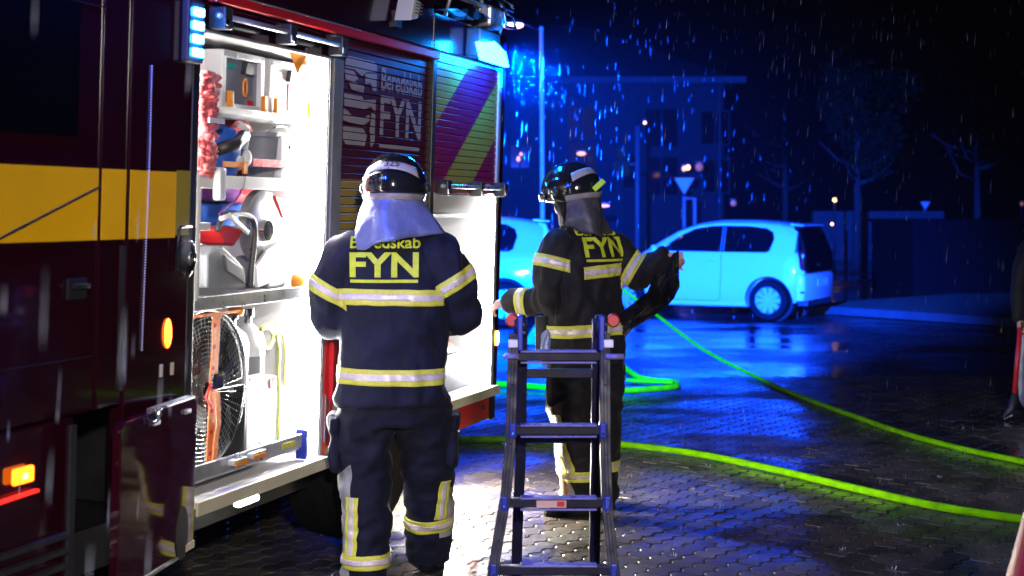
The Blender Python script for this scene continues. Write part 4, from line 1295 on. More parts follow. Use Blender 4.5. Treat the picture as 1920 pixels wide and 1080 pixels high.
def helmet(parent, base, c, f, tilt, sticker_txt, style):
    """fire helmet: shell, glossy rear dome, reflective sticker, ear guards, brim, neck trim; c = middle, f = facing"""
    f = Vector(f).normalized()
    fr = Vector((f.x, f.y, 0)).normalized()
    r = Vector((fr.y, -fr.x, 0))
    rot = Matrix.Rotation(tilt, 3, r)
    ax, ay, az = rot @ r, rot @ fr, rot @ Vector((0, 0, 1))
    c = Vector(c)
    A, B, C = 0.138, 0.168, 0.150

    def pt(th, ph, k=1.0):
        """th 0 = front, +90 deg = right; ph 0 = crown"""
        st = math.sin(ph)
        e = 0.92
        return c + (ax * A * math.sin(th) * st ** e + ay * B * math.cos(th) * st ** e + az * (C * math.cos(ph) if ph < R(90) else -C * 0.9 * (ph - R(90)))) * k

    def lower(th):                             # lower edge of the shell: high over the brow, low at ears and nape
        q = math.cos(th)
        return R(118) - R(26) * max(0, q) ** 2 + R(4) * max(0, -q)

    mb = MB()
    nth, nph = 40, 16
    vs, fs = [], []
    for i in range(nph + 1):
        for j in range(nth):
            th = 2 * math.pi * j / nth
            ph = 0.02 + (lower(th) - 0.02) * i / nph
            bulge = 1 + 0.035 * math.exp(-(math.sin(th) / 0.16) ** 2) * math.sin(min(ph, R(90))) * (1 if math.cos(th) > -0.2 else 0.3)
            vs.append(pt(th, ph, bulge))
    for i in range(nph):
        for j in range(nth):
            a, b = i * nth, (i + 1) * nth
            fs.append((a + j, b + j, b + (j + 1) % nth, a + (j + 1) % nth))
    fs.append(tuple(range(nth)))
    mb.add(vs, fs)
    sh = mb.build('helmet', 'helmet_black', parent, True)
    solidify(sh, 0.006, -1)

    def patch(name, th0, th1, ph0, ph1, m, k, par, n=(20, 5), shape=None, thick=0.004):
        vs, fs = [], []
        for i in range(n[1] + 1):
            for j in range(n[0] + 1):
                th = th0 + (th1 - th0) * j / n[0]
                s = j / n[0] * 2 - 1
                lo, hi = (ph0, ph1) if not shape else shape(s, ph0, ph1)
                vs.append(pt(th, lo + (hi - lo) * i / n[1], k))
        for i in range(n[1]):
            for j in range(n[0]):
                a = i * (n[0] + 1) + j
                fs.append((a, a + 1, a + n[0] + 2, a + n[0] + 1))
        o = MB().add(vs, fs).build(name, m, par, True)
        solidify(o, thick, -1)
        return o
    # reflective sticker over the rear, sagging to its ends
    arc = lambda s, lo, hi: (lo + R(12) * s * s, hi + R(15) * s * s)
    patch('reflective_sticker', R(180 - 62), R(180 + 62), R(47), R(63), 'helmet_sticker', 1.008, sh, (28, 4), arc, 0.002)
    for th in (180 - 17, 180 + 17):
        patch('sticker_seam', R(th - 0.6), R(th + 0.6), R(47.5), R(63), 'grey_plastic', 1.0095, sh, (2, 4), None, 0.001)
    # raised rear cap under it
    patch('rear_cap', R(180 - 70), R(180 + 70), R(67), R(104), 'helmet_black', 1.028, sh, (30, 8), lambda s, lo, hi: (lo + R(16) * s * s, hi), 0.012)
    patch('nape_trim', R(180 - 80), R(180 + 80), R(105), R(117), 'trim_grey', 1.012, sh, (28, 3), None, 0.004)
    # comb from brow to crown
    patch('crest', R(-9), R(9), R(16), R(86), 'helmet_black', 1.045, sh, (6, 14), None, 0.02)
    patch('side_shell', R(48), R(118), R(64), R(115), 'helmet_black', 1.020, sh, (14, 8), lambda s, lo, hi: (lo + R(14) * s * s, hi - R(6) * s * s), 0.006)
    patch('side_shell', R(-118), R(-48), R(64), R(115), 'helmet_black', 1.020, sh, (14, 8), lambda s, lo, hi: (lo + R(14) * s * s, hi - R(6) * s * s), 0.006)
    for s in (-1, 1):
        q = pt(R(84) * s, R(92), 1.05)
        MB().ball(pt(R(84) * s, R(92), 1.0), 0.020, 0.020, 0.026).build('visor_hinge', 'dark_plastic', sh, True)
        MB().tube([pt(R(60) * s, R(70), 1.06), pt(R(72) * s, R(96), 1.07)], 0.005, 6).build('visor_spring', 'steel', sh, True)
        MB().tube([pt(R(78) * s, R(108), 1.0), c + ax * 0.075 * s - az * 0.16 + ay * 0.03, c - az * 0.185 + ay * 0.06], 0.009, 6, flat=0.5).build('chin_strap', 'black_trim', sh, True)
    # brim with clear edge
    patch('brim', R(-58), R(58), R(86), R(98), 'helmet_black', 1.10, sh, (20, 3), lambda s, lo, hi: (lo + R(6) * s * s, hi + R(4) * s * s), 0.006)
    patch('visor_edge', R(-56), R(56), R(97), R(103), 'steel', 1.09, sh, (20, 2), lambda s, lo, hi: (lo + R(4) * s * s, hi + R(4) * s * s), 0.004)
    if sticker_txt:
        bm = text_mesh(sticker_txt, 0.030, 1.0, 0.0006)
        grid_cut(bm, 0.008)
        w_ = max(v.co.x for v in bm.verts)
        for v in bm.verts:
            u = (v.co.x - w_ / 2) / 0.110
            # seen from behind, reading left to right runs from the wearer's left to right
            th = math.pi - (u + R(5))
            ph = R(58) - v.co.y / 0.155
            v.co = pt(th, ph, 1.0125) - Vector(ORG[parent.name])
        link('sticker_number', bm_mesh(bm, 'sticker_number'), 'dark_plastic', sh)
    return sh, pt


def neck_flap(parent, pt, m, a0, a1, drops, flare, seed, ph=R(112)):
    """sheet hanging from the back edge of the helmet; drops = lengths at five angles, flare = how far out the hem stands"""
    vs, fs = [], []
    nj, ni = 34, 14
    for i in range(ni + 1):
        t = i / ni
        for j in range(nj + 1):
            s = j / nj
            th = a0 + (a1 - a0) * s
            k = s * (len(drops) - 1)
            k0 = min(int(k), len(drops) - 2)
            g = k - k0
            g = g * g * (3 - 2 * g)
            L = drops[k0] * (1 - g) + drops[k0 + 1] * g
            F = flare[k0] * (1 - g) + flare[k0 + 1] * g
            p = pt(th, ph, 0.985)
            c = pt(0, 0, 0)
            rad = Vector((p.x - c.x, p.y - c.y, 0)).normalized()
            out = F * (t ** 1.3) + 0.020 * math.sin(s * 13 + seed + t) * t + 0.034 * noise.noise(Vector((s * 6, t * 2, seed))) * t
            vs.append(p + rad * out - Vector((0, 0, L * t)) + Vector((0, 0, 0.012 * math.sin(t * 3.1))))
    for i in range(ni):
        for j in range(nj):
            a = i * (nj + 1) + j
            fs.append((a, a + 1, a + nj + 2, a + nj + 1))
    o = MB().add(vs, fs).build('neck_flap', m, parent, True)
    solidify(o, 0.003, 0)
    return o


def coat_text(parent, coat_me, lines, origin, right, up, normal, m, base):
    """lettering laid onto the back of a coat: each line = (text, height, x0, x1, y) in the back's plane"""
    bm0 = bmesh.new()
    bm0.from_mesh(coat_me)
    tree = BVHTree.FromBMesh(bm0)
    bm0.free()
    right, up, normal, origin = Vector(right), Vector(up), Vector(normal), Vector(origin)
    for txt, h, x0, x1, y in lines:
        if txt:
            bm = text_mesh(txt, h, bold=0.0042 if h > 0.06 else 0.0012)
        else:
            bm = bmesh.new()
            bm.faces.new([bm.verts.new(q) for q in ((0, 0, 0), (1, 0, 0), (1, h, 0), (0, h, 0))])
        lo, hi = min(v.co.x for v in bm.verts), max(v.co.x for v in bm.verts)
        for v in bm.verts:
            v.co.x = x0 + (v.co.x - lo) / (hi - lo) * (x1 - x0)
            v.co.y += y
        bmesh.ops.triangulate(bm, faces=bm.faces[:])
        grid_cut(bm, 0.014)
        lost = []
        for v in bm.verts:
            p = origin + right * v.co.x + up * v.co.y
            hit, nn, _, _ = tree.ray_cast(p + normal * 0.5, -normal)
            if hit is None or abs((hit - p).dot(normal)) > 0.30:
                lost.append(v)
                hit = p
            v.co = hit + normal * 0.0045 - base
        bmesh.ops.delete(bm, geom=lost, context='VERTS')
        o = link('back_lettering' if txt else 'back_underline', bm_mesh(bm, 'back_lettering'), m, parent)


def garment(name, mb, voxel, m, parent, base, amp, scale, seed, sm=2, stretch=(1, 1, 0.55)):
    me = remeshed(mb, voxel, sm)
    fold_noise(me, amp, scale, seed, stretch)
    world_me = me.copy()
    for v in me.vertices:
        v.co -= base
    o = link(name, me, m, parent, True)
    local = o.data
    return o, world_me, local


# ---- first firefighter: back to the camera, at the first locker
B1 = Vector((-0.517, 6.13, 0.0))


def w1(x, y, z):
    return B1 + Vector((x, y, z))


p1 = thing('person', 'firefighter seen from behind at the open locker, navy coat, silver neck flap', 'person', B1)
sk = MB()
head(sk, w1(0.01, 0.06, 1.735), (0.10, 1, -0.12))
sk.rings([(w1(0, 0.03, z), a, b) for z, a, b in ((0.80, 0.15, 0.10), (1.0, 0.145, 0.095), (1.25, 0.17, 0.105), (1.42, 0.16, 0.09), (1.50, 0.07, 0.07), (1.62, 0.058, 0.062), (1.70, 0.055, 0.06))], 20)
L1a = [w1(-0.205, 0.01, 1.425), w1(-0.262, 0.01, 1.28), w1(-0.262, 0.05, 1.16), w1(-0.16, 0.22, 1.12), w1(-0.07, 0.36, 1.12)]
R1a = [w1(0.205, 0.01, 1.425), w1(0.278, 0.02, 1.29), w1(0.292, 0.07, 1.185), w1(0.20, 0.22, 1.12), w1(0.09, 0.36, 1.12)]
limb(sk, L1a, [0.055, 0.05, 0.043, 0.038, 0.028])
limb(sk, R1a, [0.055, 0.05, 0.043, 0.038, 0.028])
hand(sk, w1(-0.07, 0.37, 1.12), (0.55, 0.8, 0.05), (0.3, 0, -1), 0.5, -1)
hand(sk, w1(0.09, 0.37, 1.12), (-0.45, 0.85, 0.05), (-0.3, 0, -1), 0.5, 1)
L1l = [w1(-0.105, 0.03, 0.86), w1(-0.118, 0.03, 0.50), w1(-0.115, -0.01, 0.12)]
R1l = [w1(0.115, 0.04, 0.86), w1(0.145, 0.16, 0.50), w1(0.145, 0.30, 0.13)]
limb(sk, L1l, [0.085, 0.058, 0.04])
limb(sk, R1l, [0.085, 0.058, 0.04])
bd1 = remeshed(sk, 0.0065, 1)
for v in bd1.vertices:
    v.co -= B1
link('body', bd1, 'skin', p1, True)

ct = MB()
ct.rings([(w1(x, y, z), a, b) for x, y, z, a, b in
          ((-0.01, 0.03, 0.792, 0.232, 0.165), (-0.008, 0.03, 0.90, 0.232, 0.168), (0, 0.03, 1.02, 0.226, 0.160), (0, 0.03, 1.16, 0.226, 0.155),
           (0, 0.03, 1.29, 0.236, 0.150), (0, 0.03, 1.39, 0.225, 0.138), (0, 0.03, 1.455, 0.185, 0.118), (0, 0.03, 1.505, 0.125, 0.105), (0, 0.035, 1.56, 0.098, 0.10), (0, 0.04, 1.61, 0.092, 0.095))], 28, 2.4)
limb(ct, L1a, [0.100, 0.092, 0.092, 0.075, 0.062], 16)
limb(ct, R1a, [0.100, 0.092, 0.092, 0.075, 0.062], 16)
coat1, cw1, _ = garment('coat', ct, 0.0115, 'coat_navy', p1, B1, 0.018, 6.5, 2.7)
torso1 = lambda p: abs(p.x - B1.x) < 0.245 and p.y < B1.y + 0.3 and abs((p - B1).x) < 0.237 + 0.0 * p.z
strip(cw1.copy(), w1(0, 0, 0.914), (0.015, 0, 1), 0.034, None, coat1, B1)
strip(cw1.copy(), w1(0, 0, 1.252), (0.02, 0, 1), 0.034, lambda p: abs(p.x - B1.x) < 0.222, coat1, B1)


def arm_keep(a, b, r):
    a, b = Vector(a), Vector(b)
    d = (b - a).normalized()
    return lambda p: ((p - a) - d * (p - a).dot(d)).length < r and -0.02 < (p - a).dot(d) < (b - a).length + 0.02


strip(cw1.copy(), w1(-0.262, 0.01, 1.275), (0.55, -0.05, 1), 0.032, lambda p: p.x < B1.x - 0.185, coat1, B1)
strip(cw1.copy(), w1(0.275, 0.01, 1.315), (-0.62, -0.05, 1), 0.032, lambda p: p.x > B1.x + 0.190 and p.z > 1.2, coat1, B1)
coat_text(coat1, cw1, [("FYN", 0.098, -0.172, 0.122, 1.342), (None, 0.013, -0.170, 0.120, 1.315), ("Beredskab", 0.048, -0.170, 0.128, 1.462)],
          w1(0, -0.1, 0), (1, 0, 0), (0, 0, 1), (0, -1, 0), 'print_yellow', B1)
tr = MB()
tr.rings([(w1(0, 0.035, z), a, b) for z, a, b in ((0.70, 0.19, 0.135), (0.78, 0.218, 0.15), (0.86, 0.215, 0.15), (0.94, 0.20, 0.14))], 24, 2.3)
limb(tr, [w1(-0.108, 0.03, 0.80), w1(-0.122, 0.03, 0.62), w1(-0.118, 0.035, 0.46), w1(-0.108, 0.01, 0.30), w1(-0.118, -0.005, 0.15), w1(-0.118, -0.005, 0.055)], [0.128, 0.118, 0.106, 0.106, 0.097, 0.094], 18)
limb(tr, [w1(0.112, 0.04, 0.80), w1(0.138, 0.11, 0.62), w1(0.145, 0.17, 0.47), w1(0.143, 0.22, 0.33), w1(0.142, 0.27, 0.18), w1(0.142, 0.28, 0.09)], [0.128, 0.118, 0.108, 0.106, 0.095, 0.090], 18)
tro1, tw1, _ = garment('trousers', tr, 0.0115, 'trouser_navy', p1, B1, 0.017, 7.5, 5.1, stretch=(0.8, 0.8, 1.3))
lk = lambda p: p.x < B1.x + 0.005
rk = lambda p: p.x > B1.x + 0.03
strip(tw1.copy(), w1(-0.115, 0, 0.125), (0.0, 0, 1), 0.030, lk, tro1, B1)
strip(tw1.copy(), w1(0.142, 0.25, 0.235), (-0.04, -0.15, 1), 0.030, rk, tro1, B1)
NA, NB = Vector((0.85, -0.53, 0)), Vector((-0.82, -0.57, 0))
vertical_strip(tw1.copy(), [(w1(0, 0, 0.40), (0, 0, 1)), (w1(0, 0, 0.155), (0, 0, -1)), (w1(-0.114, 0, 0) + NA * 0.030, NA), (w1(-0.114, 0, 0) - NA * 0.030, -NA), (w1(0, -0.01, 0), (0, 1, 0))],
               [(w1(0, 0, 0.40), (0, 0, 1)), (w1(0, 0, 0.155), (0, 0, -1)), (w1(-0.114, 0, 0) + NA * 0.012, NA), (w1(-0.114, 0, 0) - NA * 0.012, -NA), (w1(0, -0.01, 0), (0, 1, 0))], lambda p: p.x < B1.x - 0.12, tro1)


def knee_panel(src, planes, keep, parent, base):
    bm = region(src, planes, keep, 0.0028)
    for v in bm.verts:
        v.co -= base
    o = link('knee_panel', bm_mesh(bm, 'knee_panel'), 'knee_grey', parent, True)
    solidify(o, 0.002)


knee_panel(tw1.copy(), [(w1(0, 0, 0.56), (-0.3, 0.4, 1)), (w1(-0.114, 0, 0) - NA * 0.010, NA), (w1(0, 0, 0.05), (0, 0, -1))], lambda p: p.x < B1.x - 0.01, tro1, B1)
knee_panel(tw1.copy(), [(w1(0, 0, 0.52), (0.3, 0.3, 1)), (w1(0.145, 0.22, 0) - NB * 0.012, NB), (w1(0, 0, 0.17), (0, 0, -1))], lambda p: p.x > B1.x + 0.03, tro1, B1)
vertical_strip(tw1.copy(), [(w1(0, 0, 0.44), (0, 0, 1)), (w1(0, 0, 0.26), (0, 0, -1)), (w1(0.145, 0.22, 0) + NB * 0.028, NB), (w1(0.145, 0.22, 0) - NB * 0.028, -NB), (w1(0, 0.21, 0), (0, 1, 0))],
               [(w1(0, 0, 0.44), (0, 0, 1)), (w1(0, 0, 0.26), (0, 0, -1)), (w1(0.145, 0.22, 0) + NB * 0.011, NB), (w1(0.145, 0.22, 0) - NB * 0.011, -NB), (w1(0, 0.21, 0), (0, 1, 0))], lambda p: p.x > B1.x + 0.16, tro1)
for sx, y0, z0 in ((-0.240, 0.03, 0.62), (0.255, 0.10, 0.62)):
    pk = MB().rings([(w1(sx, y0, z0 + z), 0.022, 0.075 - 0.01 * abs(z) * 4) for z in (-0.115, -0.10, -0.05, 0.05, 0.075, 0.085)], 16, 3.5)
    pk.rings([(w1(sx * 1.015, y0, z0 + z), 0.026, 0.080) for z in (0.055, 0.065, 0.105, 0.112)], 16, 3.5)
    pm = remeshed(pk, 0.009, 3)
    fold_noise(pm, 0.014, 13, sx)
    for v in pm.vertices:
        v.co -= B1
    link('pocket', pm, 'trouser_navy', tro1, True)


def boot(parent, heel, fdir, base, lift=0.0):
    h, f = Vector(heel), Vector(fdir).normalized()
    r = Vector((f.y, -f.x, 0)).normalized()
    up = r.cross(f)
    mb = MB()
    mb.rings([(h + f * y + up * z, r * a, f * b) for z, y, a, b in ((0.018, 0.10, 0.046, 0.145), (0.05, 0.10, 0.048, 0.145), (0.085, 0.07, 0.046, 0.11), (0.13, 0.03, 0.050, 0.065), (0.24, 0.02, 0.056, 0.066))], 22, 2.5)
    me = remeshed(mb, 0.009, 2)
    for v in me.vertices:
        v.co -= base
    b = link('boot', me, 'boot_leather', parent, True)
    sm = MB().rings([(h + f * 0.10 + up * z, r * 0.052, f * 0.152) for z in (0.0, 0.004, 0.020, 0.022)], 22, 2.6)
    sm.build('boot_sole', 'rubber', b)
    return b


boot(p1, w1(-0.115, -0.05, 0.0), (-0.1, 1, 0), B1)
boot(p1, w1(0.142, 0.245, 0.012), (0.12, 1, -0.12), B1)
hm1, pt1 = helmet(p1, B1, w1(0.006, 0.05, 1.722), (0.08, 1, 0), R(-3), "325", 0)
neck_flap(p1, pt1, 'flap_silver', R(102), R(262), [0.15, 0.17, 0.19, 0.225, 0.20], [0.105, 0.065, 0.055, 0.068, 0.06], 1.3)

# ---- second firefighter: turned left, reaching into the rear locker, holding a black sheet
B2 = Vector((0.387, 7.64, 0.0))
T2 = R(33)


def w2(x, y, z):
    return B2 + Vector((x, y, z))


p2 = thing('person', 'firefighter in black coat with head turned left, reaching into the rear locker', 'person', B2)
sk = MB()
hf2 = Vector((-0.86, 0.50, -0.10))
head(sk, w2(-0.075, 0.02, 1.72), hf2)
sk.rings([(w2(x, 0.0, z), a, b, T2) for x, z, a, b in ((0, 0.80, 0.15, 0.10), (0, 1.0, 0.145, 0.095), (0, 1.25, 0.17, 0.105), (0, 1.42, 0.16, 0.09), (-0.01, 1.50, 0.07, 0.07), (-0.03, 1.60, 0.058, 0.062), (-0.05, 1.68, 0.055, 0.06))], 20)
L2a = [w2(-0.145, -0.10, 1.42), w2(-0.190, -0.11, 1.28), w2(-0.180, -0.11, 1.165), w2(-0.285, -0.03, 1.135), w2(-0.375, 0.03, 1.130)]
R2a = [w2(0.150, 0.10, 1.41), w2(0.230, 0.10, 1.34), w2(0.285, 0.06, 1.275), w2(0.360, 0.0, 1.32), w2(0.420, -0.03, 1.365)]
limb(sk, L2a, [0.055, 0.05, 0.043, 0.038, 0.028])
limb(sk, R2a, [0.055, 0.05, 0.043, 0.038, 0.028])
hand(sk, w2(-0.385, 0.035, 1.128), (-1, 0.25, -0.18), (0.1, 0.5, -1), 0.55, -1, 1.05)
hand(sk, w2(0.425, -0.035, 1.370), (0.9, -0.05, 0.1), (-0.1, -0.45, -1), 1.15, 1, 1.05)
limb(sk, [w2(-0.09, -0.06, 0.86), w2(-0.10, -0.14, 0.50), w2(-0.09, -0.10, 0.12)], [0.085, 0.058, 0.04])
limb(sk, [w2(0.095, 0.06, 0.86), w2(0.105, 0.10, 0.50), w2(0.11, 0.16, 0.12)], [0.085, 0.058, 0.04])
bd2 = remeshed(sk, 0.0065, 1)
for v in bd2.vertices:
    v.co -= B2
link('body', bd2, 'skin', p2, True)
ct = MB()
ct.rings([(w2(x, y, z), a, b, T2) for x, y, z, a, b in
          ((0.005, 0.0, 0.80, 0.218, 0.165), (0.0, 0.0, 0.92, 0.216, 0.162), (0.0, 0.0, 1.04, 0.210, 0.152), (0.0, 0.0, 1.16, 0.212, 0.148),
           (0.0, 0.0, 1.29, 0.222, 0.145), (0.0, 0.0, 1.39, 0.215, 0.135), (0.0, 0.0, 1.45, 0.175, 0.115), (-0.01, 0.0, 1.50, 0.115, 0.10), (-0.03, 0.0, 1.555, 0.085, 0.085), (-0.04, 0.0, 1.60, 0.08, 0.08))], 28, 2.4)
limb(ct, L2a, [0.095, 0.092, 0.088, 0.072, 0.064], 16)
limb(ct, R2a, [0.092, 0.085, 0.080, 0.070, 0.058], 16)
coat2, cw2, _ = garment('coat', ct, 0.0115, 'coat_black', p2, B2, 0.021, 8.0, 9.2)
bx2 = Vector((math.cos(T2), math.sin(T2), 0))
bn2 = Vector((math.sin(T2), -math.cos(T2), 0))
strip(cw2.copy(), w2(0, 0, 0.985), (-0.035, 0, 1), 0.033, None, coat2, B2)
strip(cw2.copy(), w2(0.10, 0, 1.300), (-0.09, 0, 1), 0.033, lambda p: -0.105 < (p - B2).dot(bx2) < 0.150 and (p - B2).dot(bn2) > -0.2, coat2, B2)
strip(cw2.copy(), w2(-0.185, -0.11, 1.345), (0.25, 0.1, 1), 0.033, lambda p: (p - B2).x < -0.085, coat2, B2)
strip(cw2.copy(), w2(-0.315, 0.0, 1.13), Vector((-1, 0.5, -0.06)), 0.030, lambda p: (p - B2).x < -0.22, coat2, B2)
strip(cw2.copy(), w2(0.262, 0.09, 1.30), Vector((0.85, -0.1, -0.5)), 0.030, lambda p: (p - B2).x > 0.195 and p.z > 1.2, coat2, B2, True)
coat_text(coat2, cw2, [("FYN", 0.098, -0.090, 0.180, 1.378), (None, 0.013, -0.088, 0.178, 1.350), ("Beredskab", 0.040, -0.105, 0.180, 1.490)],
          w2(0, 0, 0) + bn2 * 0.1, bx2, (0, 0, 1), bn2, 'print_yellow', B2)
# radio pouch and folded glove at the hip
MB().rings([(w2(-0.225, -0.05, z), 0.022, 0.05, T2) for z in (0.86, 0.88, 1.04, 1.055)], 14, 3.5).build('hip_pouch', 'coat_black', coat2, True)
gl = MB().rings([(w2(-0.195 + 0.03 * (z - 0.9), -0.09, z), a, 0.03, T2) for z, a in ((0.80, 0.028), (0.86, 0.045), (0.95, 0.04), (0.99, 0.02))], 14, 3)
gm = remeshed(gl, 0.009, 1)
fold_noise(gm, 0.008, 18, 3)
for v in gm.vertices:
    v.co -= B2
link('tucked_glove', gm, 'flap_silver', coat2, True)
tr = MB()
tr.rings([(w2(0, 0.0, z), a, b, T2) for z, a, b in ((0.70, 0.175, 0.135), (0.78, 0.20, 0.15), (0.86, 0.20, 0.15), (0.94, 0.19, 0.14))], 24, 2.3)
limb(tr, [w2(-0.075, -0.06, 0.78), w2(-0.080, -0.11, 0.62), w2(-0.075, -0.14, 0.46), w2(-0.040, -0.11, 0.30), w2(-0.030, -0.07, 0.17), w2(-0.045, -0.06, 0.085)], [0.125, 0.118, 0.108, 0.098, 0.094, 0.090], 18)
limb(tr, [w2(0.095, 0.06, 0.78), w2(0.105, 0.10, 0.60), w2(0.105, 0.12, 0.45), w2(0.105, 0.14, 0.28), w2(0.105, 0.15, 0.14), w2(0.105, 0.15, 0.07)], [0.122, 0.112, 0.10, 0.095, 0.09, 0.088], 18)
tro2, tw2, _ = garment('trousers', tr, 0.0115, 'coat_black', p2, B2, 0.016, 8.5, 6.4, stretch=(0.8, 0.8, 1.3))
l2 = lambda p: (p - B2).y < 0.04 and (p - B2).x < 0.075
strip(tw2.copy(), w2(-0.04, -0.08, 0.222), (0.02, 0, 1), 0.028, l2, tro2, B2)
strip(tw2.copy(), w2(0.105, 0.15, 0.232), (0.0, 0, 1), 0.028, lambda p: not l2(p), tro2, B2)
sd = Vector((-0.52, -0.85, 0))                  # outward at the side stripe of the near leg
tn = Vector((0.85, -0.52, 0))


def leg_axis(z):
    return w2(-0.075 + 0.055 * max(0, min(1, (0.50 - z) / 0.25)), -0.12, z)


for nm, h, m, off, z0, z1, par in (('reflective_band', 0.026, 'band_yellow', 0.0045, 0.245, 0.555, None), ('silver_stripe', 0.011, 'band_silver', 0.0068, 0.245, 0.555, 1)):
    bm = bmesh.new()
    bm.from_mesh(tw2)
    e = (leg_axis(0.25) - leg_axis(0.55)).normalized()
    sl_n = (tn - e * tn.dot(e)).normalized()
    c0 = leg_axis(0.40) + sd * 0.05 - tn * 0.012
    for co, no in ((c0 + sl_n * h, sl_n), (c0 - sl_n * h, -sl_n), (w2(0, 0, z1), Vector((0, 0, 1))), (w2(0, 0, z0), Vector((0, 0, -1)))):
        bmesh.ops.bisect_plane(bm, geom=bm.verts[:] + bm.edges[:] + bm.faces[:], plane_co=co, plane_no=no, clear_outer=True)
    bm.normal_update()
    bmesh.ops.delete(bm, geom=[f for f in bm.faces if not (l2(f.calc_center_median()) and f.normal.dot(sd) > 0.1)], context='FACES')
    for v in bm.verts:
        v.co += v.normal * off
    if len(bm.faces):
        solidify(link(nm, bm_mesh(bm, nm), m, tro2, True), 0.0035)
e = (leg_axis(0.25) - leg_axis(0.55)).normalized()
sl_n = (tn - e * tn.dot(e)).normalized()
knee_panel(tw2.copy(), [(leg_axis(0.40) + sd * 0.05 - tn * 0.012 - sl_n * 0.02, sl_n), (w2(0, 0, 0.58), (0, 0, 1)), (w2(0, 0, 0.08), (0, 0, -1))], l2, tro2, B2)
for i, (z0, h_) in enumerate(((0.665, 0.06), (0.72, 0.035))):
    pk = MB().rings([(w2(-0.165, -0.155, z0 + z), 0.060, 0.022, T2 + R(25)) for z in (-h_ - 0.01, -h_, h_, h_ + 0.01)], 16, 3.5)
    pm = remeshed(pk, 0.008, 1)
    fold_noise(pm, 0.006, 16, i)
    for v in pm.vertices:
        v.co -= B2
    link('pocket', pm, 'coat_black', tro2, True)
boot(p2, w2(0.03, -0.06, 0.0), (-0.97, -0.12, 0), B2)
boot(p2, w2(0.13, 0.17, 0.0), (-0.75, 0.65, 0), B2)
hm2, pt2 = helmet(p2, B2, w2(-0.070, 0.02, 1.730), hf2, R(-9), None, 1)
neck_flap(p2, pt2, 'flap_dark', R(105), R(258), [0.17, 0.20, 0.23, 0.20, 0.15], [0.03, 0.045, 0.055, 0.04, 0.03], 4.4)
q = pt2(R(205), R(100), 1.12)
MB().bar(q, q + Vector((0.055, -0.01, 0.05)), 0.018, 0.03).build('helmet_torch', 'lime', hm2, bevel=0.003)
# fire hood over chin and neck
MB().rings([(w2(-0.045, 0.015, 1.54), 0.088, 0.088), (w2(-0.060, 0.02, 1.60), 0.082, 0.086), (w2(-0.085, 0.03, 1.645), 0.080, 0.080), (w2(-0.090, 0.033, 1.675), 0.070, 0.068)], 20).build('fire_hood', 'coat_black', p2, True)

# mesh data above was made in world coordinates: shift garments' trims to their parents
for o in list(COL.objects):
    if o.name.split('.')[0] in ('reflective_band', 'silver_stripe'):
        r = o
        while r.parent:
            r = r.parent
        o.data.transform(Matrix.Translation(-Vector(ORG[r.name])))

# black sheet hanging from the second firefighter's right hand and elbow
H = w2(0.530, -0.05, 1.40)
prof = [(1158, 590), (1192, 566), (1214, 546), (1230, 512), (1246, 486), (1272, 472)]
low = [(1150, 655), (1185, 618), (1222, 592), (1248, 580), (1264, 556), (1274, 541)]
bsb = MB()
rows = 7
for i in range(rows + 1):
    t = i / rows
    for k in range(len(prof)):
        Y = 7.56 + 0.06 * math.sin(k * 2.1 + t * 2) + 0.03 * (k % 2)
        a, b = at(*prof[k], Y), at(*low[k], Y)
        p = a * (1 - t) + b * t
        p.z += 0.012 * math.sin(k * 3 + t * 6) - 0.02 * math.sin(math.pi * t)
        bsb.v.append(p)
n = len(prof)
for i in range(rows):
    for k in range(n - 1):
        bsb.f.append((i * n + k, i * n + k + 1, (i + 1) * n + k + 1, (i + 1) * n + k))
sh = solo('plastic_sheet', bsb, 'black_bag', 'crumpled black plastic sheet hanging from the outstretched right hand', 'sheet', H)
solidify(sh, 0.006, 0)

# grey tool in the left hand of the second firefighter
tl = MB().bar(w2(-0.47, 0.05, 1.10), w2(-0.66, 0.16, 1.17), 0.05, 0.012)
solo('hand_tool', tl, 'steel', 'flat grey tool held in the left hand at the rear locker', 'tool', w2(-0.55, 0.1, 1.12), bevel=0.004)

# ---- third person: only the sleeve, hand and trouser leg reach into the right edge of the picture
B3 = Vector((4.25, 11.1, 0.0))


def w3(x, y, z):
    return B3 + Vector((x, y, z))


p3 = thing('person', 'person in dark jacket and pale trousers at the right edge, gripping a red tool', 'person', B3)
sk = MB()
head(sk, w3(0.0, 0.0, 1.62), (-0.6, -0.8, 0))
sk.rings([(w3(0, 0, z), a, b) for z, a, b in ((0.78, 0.15, 0.10), (1.0, 0.145, 0.095), (1.2, 0.17, 0.105), (1.36, 0.16, 0.09), (1.42, 0.07, 0.07), (1.50, 0.056, 0.06), (1.58, 0.055, 0.06))], 20)
A3 = [w3(-0.19, 0, 1.34), w3(-0.27, -0.01, 1.17), w3(-0.295, -0.02, 1.03), w3(-0.315, -0.06, 0.86), w3(-0.32, -0.08, 0.77)]
limb(sk, A3, [0.055, 0.048, 0.042, 0.036, 0.028])
limb(sk, [w3(0.19, 0, 1.34), w3(0.26, 0, 1.05), w3(0.24, -0.08, 0.82)], [0.055, 0.043, 0.03])
hand(sk, w3(-0.32, -0.08, 0.77), (-0.05, -0.15, -1), (0.95, -0.2, 0), 1.0, -1)
hand(sk, w3(0.24, -0.08, 0.82), (0, -0.1, -1), (-1, 0, 0), 0.5, 1)
for s in (-1, 1):
    limb(sk, [w3(0.09 * s, 0, 0.80), w3(0.10 * s, 0, 0.46), w3(0.10 * s, 0, 0.10)], [0.08, 0.055, 0.04])
b3 = remeshed(sk, 0.0075, 1)
for v in b3.vertices:
    v.co -= B3
link('body', b3, 'skin', p3, True)
